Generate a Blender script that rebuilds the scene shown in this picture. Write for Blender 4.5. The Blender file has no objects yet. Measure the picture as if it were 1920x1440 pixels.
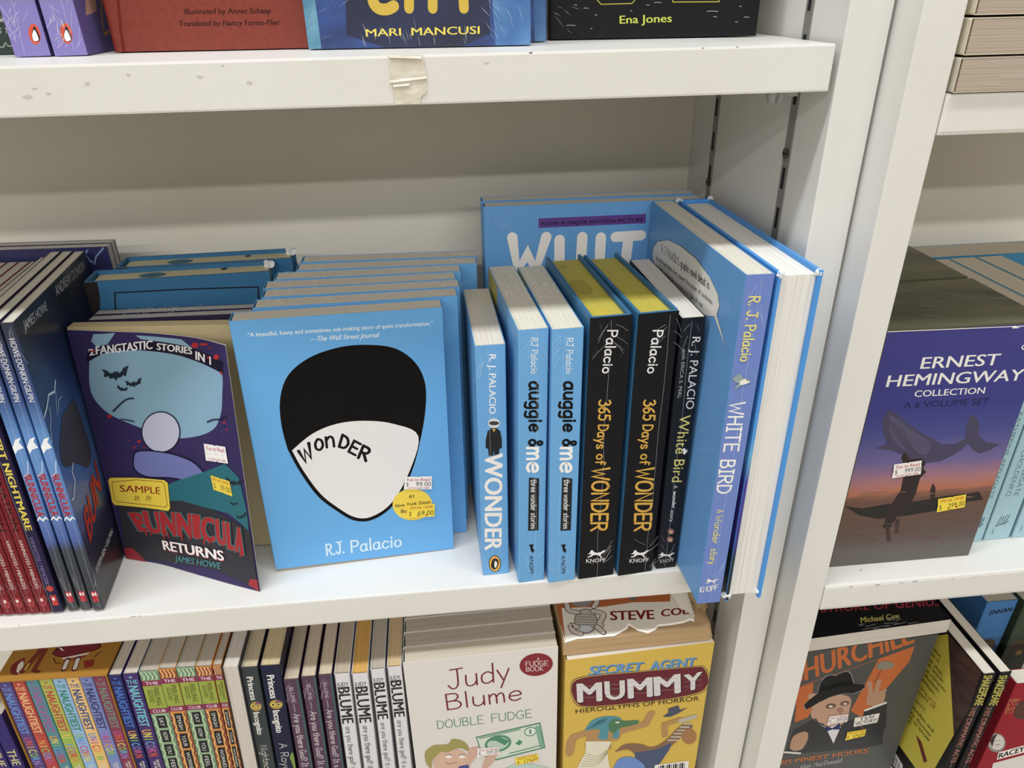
import bpy, bmesh, math, random
from mathutils import Vector, Matrix, Euler
from mathutils.geometry import tessellate_polygon

random.seed(7)
scene = bpy.context.scene
COL = scene.collection

# ------------------------------------------------------------------ camera
CAM_R = Vector((0.99501, -0.09816, -0.01803))
CAM_U = Vector((0.06237, 0.47040, 0.88024))
CAM_F = Vector((0.07797, 0.87698, -0.47417))
CAM_C = Vector((-0.00035, -0.41916, 0.40035))
FPX = 1374.49
cam_d = bpy.data.cameras.new('camera')
cam = bpy.data.objects.new('camera', cam_d)
COL.objects.link(cam)
cam_d.sensor_fit = 'HORIZONTAL'
cam_d.sensor_width = 36.0
cam_d.lens = FPX / 1920 * 36
cam_d.clip_start = 0.01
_m = Matrix((CAM_R, CAM_U, -CAM_F)).transposed().to_4x4()
_m.translation = CAM_C
cam.matrix_world = _m
scene.camera = cam

# ------------------------------------------------------------------ world, ceiling lamps, exposure
world = bpy.data.worlds.new('shop_air')
scene.world = world
world.use_nodes = True
bg = world.node_tree.nodes['Background']
bg.inputs[0].default_value = (1.0, 0.93, 0.82, 1)
bg.inputs[1].default_value = 0.6


def lamp(name, loc, size, energy, color=(1, 0.98, 0.95), rot=(0, 0, 0)):
    d = bpy.data.lights.new(name, 'AREA')
    d.shape = 'RECTANGLE'
    d.size, d.size_y = size
    d.energy = energy
    d.color = color
    o = bpy.data.objects.new(name, d)
    o.location = loc
    o.rotation_euler = rot
    COL.objects.link(o)
    return o


lamp('ceiling_lamp_near', (-0.42, -0.37, 1.78), (2.6, 0.14), 31.0, (0.95, 0.985, 1.0))
lamp('ceiling_lamp_aisle', (-0.3, -2.75, 1.80), (4.0, 0.16), 70.0, (1.0, 0.975, 0.94))
lamp('ceiling_lamp_far', (-0.3, -3.75, 1.80), (4.0, 0.16), 70.0, (1.0, 0.975, 0.94))
scene.view_settings.view_transform = 'Standard'
scene.view_settings.look = 'None'
scene.view_settings.gamma = 1
scene.view_settings.use_curve_mapping = False
scene.view_settings.exposure = 0.10


# ------------------------------------------------------------------ materials
def lin(h):
    h = h.lstrip('#')
    r = []
    for i in (0, 2, 4):
        c = int(h[i:i + 2], 16) / 255
        r.append(c / 12.92 if c <= 0.04045 else ((c + 0.055) / 1.055) ** 2.4)
    return (*r, 1)


def ink_lin(h, k=.87):
    """offset printing ink: a little duller than the pure tint"""
    c = lin(h)
    g = c[0] * .25 + c[1] * .6 + c[2] * .15
    return (g + (c[0] - g) * k, g + (c[1] - g) * k, g + (c[2] - g) * k, 1)


MATS = {}


def _new(name):
    m = bpy.data.materials.new(name)
    m.use_nodes = True
    return m, m.node_tree.nodes, m.node_tree.links, m.node_tree.nodes['Principled BSDF']


def ink_mat(h, wrap=True):
    key = (h, wrap)
    if key in MATS:
        return MATS[key]
    m, N, L, B = _new('print_' + h.strip('#') + ('_wrapped' if wrap else ''))
    B.inputs['Base Color'].default_value = ink_lin(h)
    B.inputs['Roughness'].default_value = 0.45
    B.inputs['Specular IOR Level'].default_value = 0.10
    if wrap:
        B.inputs['Coat Weight'].default_value = 0.14
        B.inputs['Coat Roughness'].default_value = 0.12
        tc = N.new('ShaderNodeTexCoord')
        mp = N.new('ShaderNodeMapping')
        mp.inputs['Scale'].default_value = (70, 70, 25)
        mp.inputs['Rotation'].default_value = (0.3, 0.5, 0.4)
        nz = N.new('ShaderNodeTexNoise')
        nz.inputs['Scale'].default_value = 1.0
        nz.inputs['Detail'].default_value = 3
        nz.inputs['Distortion'].default_value = 1.2
        bp = N.new('ShaderNodeBump')
        bp.inputs['Strength'].default_value = 0.35
        bp.inputs['Distance'].default_value = 0.004
        L.new(tc.outputs['Object'], mp.inputs[0])
        L.new(mp.outputs[0], nz.inputs['Vector'])
        L.new(nz.outputs['Fac'], bp.inputs['Height'])
        L.new(bp.outputs[0], B.inputs['Coat Normal'])
    else:
        B.inputs['Coat Weight'].default_value = 0.0
    MATS[key] = m
    return m


def ramp_mat(name, stops, axis, lo, hi, wrap=True, noise=0.0):
    """printed picture: colours change along one axis of the cover (local metres)"""
    if name in MATS:
        return MATS[name]
    m, N, L, B = _new(name)
    tc = N.new('ShaderNodeTexCoord')
    sp = N.new('ShaderNodeSeparateXYZ')
    mr = N.new('ShaderNodeMapRange')
    mr.inputs['From Min'].default_value = lo
    mr.inputs['From Max'].default_value = hi
    rp = N.new('ShaderNodeValToRGB')
    while len(rp.color_ramp.elements) < len(stops):
        rp.color_ramp.elements.new(0.5)
    for e, (p, c) in zip(rp.color_ramp.elements, stops):
        e.position = p
        e.color = ink_lin(c)
    L.new(tc.outputs['Object'], sp.inputs[0])
    if noise:
        nz = N.new('ShaderNodeTexNoise')
        nz.inputs['Scale'].default_value = 55
        nz.inputs['Detail'].default_value = 4
        mp = N.new('ShaderNodeMapping')
        mp.inputs['Scale'].default_value = (0.5, 0.5, 2.2)
        L.new(tc.outputs['Object'], mp.inputs[0])
        L.new(mp.outputs[0], nz.inputs['Vector'])
        ma = N.new('ShaderNodeMath')
        ma.operation = 'MULTIPLY_ADD'
        ma.inputs[1].default_value = noise
        L.new(nz.outputs['Fac'], ma.inputs[0])
        L.new(sp.outputs[axis], ma.inputs[2])
        L.new(ma.outputs[0], mr.inputs['Value'])
    else:
        L.new(sp.outputs[axis], mr.inputs['Value'])
    L.new(mr.outputs[0], rp.inputs[0])
    L.new(rp.outputs[0], B.inputs['Base Color'])
    B.inputs['Roughness'].default_value = 0.4
    B.inputs['Coat Weight'].default_value = 0.22 if wrap else 0.0
    B.inputs['Coat Roughness'].default_value = 0.12
    MATS[name] = m
    return m


def mottled_mat(name, c1, c2, scale=40, stretch=(1, 1, 1), wrap=True, thr=(0.35, 0.65)):
    if name in MATS:
        return MATS[name]
    m, N, L, B = _new(name)
    tc = N.new('ShaderNodeTexCoord')
    mp = N.new('ShaderNodeMapping')
    mp.inputs['Scale'].default_value = stretch
    nz = N.new('ShaderNodeTexNoise')
    nz.inputs['Scale'].default_value = scale
    nz.inputs['Detail'].default_value = 5
    rp = N.new('ShaderNodeValToRGB')
    rp.color_ramp.elements[0].position, rp.color_ramp.elements[1].position = thr
    rp.color_ramp.elements[0].color = lin(c1)
    rp.color_ramp.elements[1].color = lin(c2)
    L.new(tc.outputs['Object'], mp.inputs[0])
    L.new(mp.outputs[0], nz.inputs['Vector'])
    L.new(nz.outputs['Fac'], rp.inputs[0])
    L.new(rp.outputs[0], B.inputs['Base Color'])
    B.inputs['Roughness'].default_value = 0.4
    B.inputs['Coat Weight'].default_value = 0.22 if wrap else 0.0
    B.inputs['Coat Roughness'].default_value = 0.12
    MATS[name] = m
    return m


def page_mat(h, axis):
    key = ('page', h, axis)
    if key in MATS:
        return MATS[key]
    m, N, L, B = _new('paper_edges_%s_%s' % (h.strip('#'), 'xyz'[axis]))
    tc = N.new('ShaderNodeTexCoord')
    mp = N.new('ShaderNodeMapping')
    s = [7, 7, 7]
    s[axis] = 1000
    mp.inputs['Scale'].default_value = s
    nz = N.new('ShaderNodeTexNoise')
    nz.inputs['Scale'].default_value = 1
    nz.inputs['Detail'].default_value = 2
    rp = N.new('ShaderNodeValToRGB')
    c = lin(h)
    rp.color_ramp.elements[0].position = 0.32
    rp.color_ramp.elements[0].color = (c[0] * .84, c[1] * .83, c[2] * .80, 1)
    rp.color_ramp.elements[1].position = 0.52
    rp.color_ramp.elements[1].color = c
    bp = N.new('ShaderNodeBump')
    bp.inputs['Strength'].default_value = 0.25
    bp.inputs['Distance'].default_value = 0.0006
    L.new(tc.outputs['Object'], mp.inputs[0])
    L.new(mp.outputs[0], nz.inputs['Vector'])
    L.new(nz.outputs['Fac'], rp.inputs[0])
    L.new(nz.outputs['Fac'], bp.inputs['Height'])
    L.new(rp.outputs[0], B.inputs['Base Color'])
    L.new(bp.outputs[0], B.inputs['Normal'])
    B.inputs['Roughness'].default_value = 0.7
    B.inputs['Coat Weight'].default_value = 0.12
    B.inputs['Coat Roughness'].default_value = 0.2
    MATS[key] = m
    return m


def paint_mat(name, h, rough=0.38, dirt=True):
    if name in MATS:
        return MATS[name]
    m, N, L, B = _new(name)
    tc = N.new('ShaderNodeTexCoord')
    nz = N.new('ShaderNodeTexNoise')
    nz.inputs['Scale'].default_value = 9
    nz.inputs['Detail'].default_value = 6
    rp = N.new('ShaderNodeValToRGB')
    c = lin(h)
    rp.color_ramp.elements[0].position = 0.3
    rp.color_ramp.elements[0].color = (c[0] * .965, c[1] * .96, c[2] * .94, 1)
    rp.color_ramp.elements[1].position = 0.6
    rp.color_ramp.elements[1].color = c
    nb = N.new('ShaderNodeTexNoise')
    nb.inputs['Scale'].default_value = 220
    bp = N.new('ShaderNodeBump')
    bp.inputs['Strength'].default_value = 0.06
    bp.inputs['Distance'].default_value = 0.001
    L.new(tc.outputs['Object'], nz.inputs['Vector'])
    L.new(tc.outputs['Object'], nb.inputs['Vector'])
    L.new(nb.outputs['Fac'], bp.inputs['Height'])
    L.new(bp.outputs[0], B.inputs['Normal'])
    L.new(nz.outputs['Fac'], rp.inputs[0])
    L.new(rp.outputs[0], B.inputs['Base Color'])
    B.inputs['Roughness'].default_value = rough
    MATS[name] = m
    return m


def plain_mat(name, h, rough=0.5, metal=0.0, alpha=1.0, coat=0.0):
    if name in MATS:
        return MATS[name]
    m, N, L, B = _new(name)
    B.inputs['Base Color'].default_value = lin(h)
    B.inputs['Roughness'].default_value = rough
    B.inputs['Metallic'].default_value = metal
    B.inputs['Alpha'].default_value = alpha
    B.inputs['Coat Weight'].default_value = coat
    MATS[name] = m
    return m


WHITE = paint_mat('white_paint', '#e1e0dd')
STEEL = plain_mat('dull_steel', '#8f8d88', 0.4, 0.25)
DARK = plain_mat('slot_black', '#0c0c0c', 0.8)
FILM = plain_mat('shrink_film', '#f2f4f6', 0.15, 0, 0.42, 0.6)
FILMK = plain_mat('crumpled_film', '#eceff2', 0.2, 0, 0.85, 0.6)


# ------------------------------------------------------------------ mesh helpers
def link(name, bm, mats, parent=None, smooth=False):
    me = bpy.data.meshes.new(name)
    bm.to_mesh(me)
    bm.free()
    for m in (mats if isinstance(mats, (list, tuple)) else [mats]):
        me.materials.append(m)
    if smooth:
        for p in me.polygons:
            p.use_smooth = True
    o = bpy.data.objects.new(name, me)
    COL.objects.link(o)
    if parent is not None:
        o.parent = parent
    return o


def box(bm, x0, x1, y0, y1, z0, z1, mi=0, bev=0.0):
    vs = [bm.verts.new((x, y, z)) for z in (z0, z1) for y in (y0, y1) for x in (x0, x1)]
    fs = []
    for q in ((0, 2, 3, 1), (4, 5, 7, 6), (0, 1, 5, 4), (2, 6, 7, 3), (0, 4, 6, 2), (1, 3, 7, 5)):
        f = bm.faces.new([vs[i] for i in q])
        f.material_index = mi
        fs.append(f)
    if bev:
        es = list({e for f in fs for e in f.edges})
        r = bmesh.ops.bevel(bm, geom=es, offset=bev, segments=2, profile=0.7, affect='EDGES')
        for f in r['faces']:
            f.material_index = mi
    return fs


def tag(o, label=None, cat=None, group=None, kind=None):
    if label:
        o['label'] = label
    if cat:
        o['category'] = cat
    if group:
        o['group'] = group
    if kind:
        o['kind'] = kind
    return o


def empty(name, loc, rot=(0, 0, 0)):
    o = bpy.data.objects.new(name, None)
    o.empty_display_size = 0.02
    o.location = loc
    o.rotation_euler = [math.radians(a) for a in rot]
    COL.objects.link(o)
    return o


def rest(loc, rot, w, h, d):
    """set a tilted box down on the level loc.z"""
    R = Euler([math.radians(a) for a in rot], 'XYZ').to_matrix()
    lo = min((R @ Vector((x, y, z))).z for x in (0, w) for y in (0, d) for z in (0, h))
    return Vector((loc[0], loc[1], loc[2] - lo + .00035))


def copy_tree(o, loc, rot, label, group=None):
    c = o.copy()
    COL.objects.link(c)
    c.location = rest(loc, rot, *o['_box']) if '_box' in o else loc
    c.rotation_euler = [math.radians(a) for a in rot]
    c['label'] = label
    if group:
        c['group'] = group
    for ch in list(o.children):
        d = ch.copy()
        COL.objects.link(d)
        d.parent = c
        for g in list(ch.children):
            e = g.copy()
            COL.objects.link(e)
            e.parent = d
    return c


def ray(u, v):
    return CAM_R * ((u - 960) / FPX) + CAM_U * ((720 - v) / FPX) + CAM_F


def on_y(u, v, y):
    d = ray(u, v)
    return CAM_C + d * ((y - CAM_C.y) / d.y)


def on_z(u, v, z):
    d = ray(u, v)
    return CAM_C + d * ((z - CAM_C.z) / d.z)


# ------------------------------------------------------------------ lettering
_GL = {}


def sans(s):
    """outline lettering as triangles, x 0..1 over the string, y 0..1 over the capital height"""
    key = s
    if key in _GL:
        return _GL[key]
    cu = bpy.data.curves.new('lettering', 'FONT')
    cu.body = s
    cu.resolution_u = 3
    ob = bpy.data.objects.new('lettering', cu)
    COL.objects.link(ob)
    dg = bpy.context.evaluated_depsgraph_get()
    ev = ob.evaluated_get(dg)
    me = ev.to_mesh()
    vs = [v.co.copy() for v in me.vertices]
    fs = [tuple(p.vertices) for p in me.polygons]
    ev.to_mesh_clear()
    bpy.data.objects.remove(ob)
    bpy.data.curves.remove(cu)
    if vs:
        x0 = min(v.x for v in vs)
        x1 = max(v.x for v in vs)
        vs = [((v.x - x0) / max(x1 - x0, 1e-6), v.y / 0.729) for v in vs]
    _GL[key] = (vs, fs, max(x1 - x0, 1e-6) if vs else 1)
    return _GL[key]


HAND = {
    'A': (62, "0 0 30 100 60 0|12 38 48 38"), 'B': (60, "5 0 5 100|~5 98 38 97 48 78 36 56 5 52|~5 52 42 50 56 28 44 4 5 2"),
    'C': (60, "~55 85 35 100 10 82 2 45 15 10 38 0 58 18"), 'D': (64, "5 0 5 100|~5 98 42 90 60 50 42 8 5 2"),
    'E': (56, "52 100 5 100 5 0 55 0|5 52 45 52"), 'F': (54, "52 100 5 100 5 0|5 52 45 52"),
    'G': (64, "~58 85 35 100 10 82 2 45 15 8 38 0 58 15|58 12 58 45 36 45"), 'H': (62, "5 0 5 100|55 0 55 100|5 50 55 50"),
    'I': (34, "2 0 30 0|16 0 16 100|2 100 30 100"), 'J': (56, "~40 100 40 30 32 4 16 0 2 20|14 100 60 100"),
    'K': (58, "5 0 5 100|52 100 5 45 55 0"), 'L': (54, "5 100 5 0 50 0"), 'M': (76, "2 0 10 100 36 30 62 100 70 0"),
    'N': (62, "5 0 5 100 55 0 55 100"), 'O': (68, "~32 100 8 85 1 50 8 14 32 0 56 14 63 50 56 85 32 100"),
    'P': (58, "5 0 5 100|~5 98 42 95 54 73 40 50 5 48"), 'R': (62, "5 0 5 100|~5 98 42 95 54 75 40 52 5 48|25 48 58 0"),
    'S': (56, "~50 86 32 100 8 88 8 66 30 52 50 36 48 10 26 0 4 14"), 'T': (62, "30 0 30 100|0 100 60 100"),
    'U': (62, "~3 100 3 35 12 5 30 0 46 5 56 35 56 100"), 'V': (58, "0 100 28 0 56 100"), 'W': (80, "0 100 18 0 38 70 56 0 76 100"),
    'Y': (58, "0 100 28 48 56 100|28 48 28 0"), 'X': (58, "0 0 55 100|0 100 55 0"),
    'a': (56, "~45 50 25 60 5 42 6 10 22 0 40 12 45 50|~45 60 45 15 52 2"), 'b': (52, "5 100 5 0|~5 40 25 60 45 45 45 12 25 0 5 12"),
    'c': (50, "~45 50 25 60 5 42 6 12 25 0 46 12"), 'd': (54, "48 100 48 0|~48 45 28 60 6 45 6 12 25 0 48 15"),
    'e': (52, "~6 32 46 34 42 55 25 60 7 45 6 15 25 0 46 10"), 'f': (40, "~40 95 25 100 18 80 18 0|4 58 36 58"),
    'g': (52, "~45 50 25 60 6 42 8 10 25 2 43 15|~45 60 45 -15 32 -35 8 -28"), 'h': (50, "5 100 5 0|~5 35 22 60 40 50 42 0"),
    'i': (20, "9 60 9 0|9 80 9 88"), 'k': (48, "5 100 5 0|42 60 5 25 45 0"), 'l': (18, "8 100 8 0"),
    'm': (66, "5 60 5 0|~5 40 18 60 30 50 32 0|~32 40 45 60 58 50 60 0"), 'n': (50, "5 60 5 0|~5 38 24 60 42 48 44 0"),
    'o': (52, "~25 60 6 45 4 15 25 0 46 15 44 45 25 60"), 'p': (52, "5 60 5 -35|~5 45 25 60 45 45 45 12 25 0 5 12"),
    'q': (52, "48 60 48 -35|~48 45 28 60 6 45 6 12 25 0 48 15"),
    'r': (40, "5 60 5 0|~5 35 18 58 36 55"), 's': (46, "~40 50 22 60 7 50 10 35 35 25 42 10 22 0 4 8"),
    't': (44, "~18 95 18 12 28 0 40 5|2 60 38 60"), 'u': (50, "~5 60 5 15 20 0 38 10 45 30|45 60 45 0"),
    'v': (44, "0 60 20 0 40 60"), 'w': (58, "0 60 12 0 26 50 40 0 54 60"), 'y': (50, "0 60 22 5|45 60 12 -35"),
    'x': (46, "0 0 40 60|0 60 40 0"), 'z': (46, "0 60 40 60 0 0 42 0"),
    '0': (56, "~26 100 6 80 3 50 8 14 26 0 46 14 50 50 45 85 26 100"), '1': (30, "4 80 16 100 16 0"),
    '2': (54, "~4 82 22 100 44 88 42 60 4 0|4 0 50 0"), '3': (56, "~6 90 28 100 46 80 28 55|~28 55 52 45 48 12 26 0 4 12"),
    '5': (56, "50 100 12 100 10 58|~10 58 35 62 50 35 35 3 4 8"), '6': (54, "~46 95 20 75 4 30 22 0 46 12 44 42 22 50 6 30"),
    '9': (54, "~46 70 30 52 8 62 8 90 28 100 46 80 44 40 20 0"), '4': (54, "40 0 40 100 4 34 52 34"), '8': (54, "~26 55 8 78 26 100 44 78 26 55 5 25 26 0 48 25 26 55"), '7': (50, "4 100 46 100 18 0"),
    '&': (64, "~60 0 20 70 25 98 42 90 36 66 8 30 12 4 32 0 58 38"), '.': (20, "8 0 8 7"), ',': (20, "10 5 4 -14"), "'": (16, "8 100 8 80"),
    '?': (46, "~4 85 20 100 42 86 36 60 20 45 20 28|20 0 20 6"), '!': (22, "9 100 9 30|9 0 9 6"), ' ': (32, ""), '-': (40, "6 42 34 42"), '/': (44, "2 -5 40 105"), '$': (56, "~50 82 28 92 8 74 28 50 48 28 28 8 4 18|28 105 28 -5"), '#': (60, "18 0 24 100|40 0 46 100|4 34 58 34|4 66 58 66"),
}


def smooth_line(p, n=5):
    if len(p) < 3:
        return p
    q = [p[0]] + p + [p[-1]]
    out = []
    for i in range(1, len(q) - 2):
        a, b, c, d = q[i - 1:i + 3]
        for k in range(n):
            t = k / n
            out.append(tuple(0.5 * (2 * b[j] + (c[j] - a[j]) * t + (2 * a[j] - 5 * b[j] + 4 * c[j] - d[j]) * t * t +
                                    (-a[j] + 3 * b[j] - 3 * c[j] + d[j]) * t ** 3) for j in (0, 1)))
    out.append(q[-2])
    return out


def hand(s):
    x = 0
    strokes = []
    for ch in s:
        adv, spec = HAND.get(ch, HAND[' '])
        for st in spec.split('|'):
            if not st:
                continue
            sm = st.startswith('~')
            v = [float(a) / 100 for a in st.lstrip('~').split()]
            p = [(v[i] + x, v[i + 1]) for i in range(0, len(v), 2)]
            strokes.append(smooth_line(p, 4) if sm else p)
        x += adv / 100 + 0.1
    x -= 0.1
    return [[(a / x, b) for a, b in st] for st in strokes]


# ------------------------------------------------------------------ printing on a face
class Frame:
    def __init__(self, M, o, U, V, N):
        self.M = M
        self.o, self.U, self.V, self.N = Vector(o), Vector(U), Vector(V), Vector(N)

    def uv(self, p):
        Mi = self.M.inverted()
        c = Mi @ CAM_C - self.o
        d = Mi.to_3x3() @ ray(*p)
        t = -c.dot(self.N) / d.dot(self.N)
        h = c + d * t
        return (h.dot(self.U), h.dot(self.V))

    def P(self, u, v, e):
        return self.o + self.U * u + self.V * v + self.N * e


class Ink:
    def __init__(self, frame, crop=None, wrap=True, uv=False, size=None):
        self.f, self.crop, self.wrap, self.isuv, self.size = frame, crop, wrap, uv, size
        self.items = []
        self.e = 4e-5

    def mat(self, c):
        return c if not isinstance(c, str) else ink_mat(c, self.wrap)

    def q(self, p):
        if self.isuv:
            return (p[0] * self.size[0], p[1] * self.size[1])
        if self.crop:
            p = (self.crop[0] + p[0] / self.crop[2], self.crop[1] + p[1] / self.crop[2])
        return self.f.uv(p)

    def raw(self, vs, fs, c):
        if self.size:        # printing ends at the edge of the face
            W, H = self.size
            vs = [(min(max(a, .0001), W - .0001), min(max(b, .0001), H - .0001)) for a, b in vs]
        self.items.append((vs, fs, self.mat(c), self.e))
        self.e += 1.3e-5

    def fill(self, c, u0=0, u1=1, v0=0, v1=1):
        w, h = self.size
        self.raw([(u0 * w, v0 * h), (u1 * w, v0 * h), (u1 * w, v1 * h), (u0 * w, v1 * h)], [(0, 1, 2, 3)], c)

    def poly(self, pts, c, smooth=False):
        p = [self.q(a) for a in pts]
        if smooth:
            p = smooth_line(p + [p[0]], 5)[:-1]
        tri = tessellate_polygon([[Vector((a, b, 0)) for a, b in p]])
        self.raw(p, [tuple(t) for t in tri], c)

    def ell(self, c0, rx, ry, c, n=28, rot=0, a0=0, a1=360):
        a = [math.radians(a0 + (a1 - a0) * k / n) for k in range(n)]
        r = math.radians(rot)
        self.poly([(c0[0] + rx * math.cos(t) * math.cos(r) - ry * math.sin(t) * math.sin(r),
                    c0[1] + rx * math.cos(t) * math.sin(r) + ry * math.sin(t) * math.cos(r)) for t in a], c)

    def _strokes(self, lines, w, c):
        """each stroke a ribbon with round ends"""
        for st in lines:
            p = [st[0]]
            for q in st[1:]:
                if math.hypot(q[0] - p[-1][0], q[1] - p[-1][1]) > w * .12:
                    p.append(q)
            if len(p) < 2:
                p = [st[0], (st[0][0] + w * .05, st[0][1] + w * .2)]
            n = len(p)
            dirs = []
            for i in range(n - 1):
                L = math.hypot(p[i + 1][0] - p[i][0], p[i + 1][1] - p[i][1])
                dirs.append(((p[i + 1][0] - p[i][0]) / L, (p[i + 1][1] - p[i][1]) / L))
            vs, fs, prev = [], [], None
            for i in range(n):
                d0, d1 = dirs[max(i - 1, 0)], dirs[min(i, n - 2)]
                tx, ty = d0[0] + d1[0], d0[1] + d1[1]
                L = math.hypot(tx, ty)
                if L < .35:
                    tx, ty, k = d1[0], d1[1], 1
                else:
                    tx, ty = tx / L, ty / L
                    k = min(1 / max(tx * d1[0] + ty * d1[1], .3), 1.7)
                nx, ny = -ty * w / 2 * k, tx * w / 2 * k
                cur = (len(vs), len(vs) + 1)
                vs += [(p[i][0] + nx, p[i][1] + ny), (p[i][0] - nx, p[i][1] - ny)]
                if prev:
                    fs.append((prev[0], prev[1], cur[1], cur[0]))
                prev = cur
            for end, d, sg in ((0, dirs[0], -1), (n - 1, dirs[-1], 1)):
                k0 = len(vs)
                a0 = math.atan2(d[1] * sg, d[0] * sg)
                vs += [(p[end][0] + w / 2 * math.cos(a0 + t), p[end][1] + w / 2 * math.sin(a0 + t)) for t in [(-90 + 30 * j) * math.pi / 180 for j in range(7)]]
                fs.append(tuple(range(k0, k0 + 7)))
            self.raw(vs, fs, c)
            self.e -= 0.9e-5

    def stroke(self, pts, w, c, smooth=False):
        p = [self.q(a) for a in pts]
        self._strokes([smooth_line(p) if smooth else p], w, c)

    def text(self, s, p0, p1, pt, c, font='b', lw=0.16):
        a, b, t = self.q(p0), self.q(p1), self.q(pt)
        X = (b[0] - a[0], b[1] - a[1])
        Y = (t[0] - a[0], t[1] - a[1])

        def m(x, y):
            return (a[0] + X[0] * x + Y[0] * y, a[1] + X[1] * x + Y[1] * y)
        if font == 'h':
            w = lw * math.hypot(*Y)
            self._strokes([[m(x, y) for x, y in st] for st in hand(s)], w, c)
        else:
            vs, fs, wd = sans(s)
            for dx, dy in {'r': ((0, 0),), 'b': ((-.012, 0), (.012, 0)), 'x': ((-.034, .012), (0, -.012), (.034, .012))}[font]:
                self.raw([m(x * (1 - .03 / wd) + .015 / wd + dx / wd, y * .98 + .01 + dy) for x, y in vs], fs, c)
                self.e -= 0.9e-5


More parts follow.
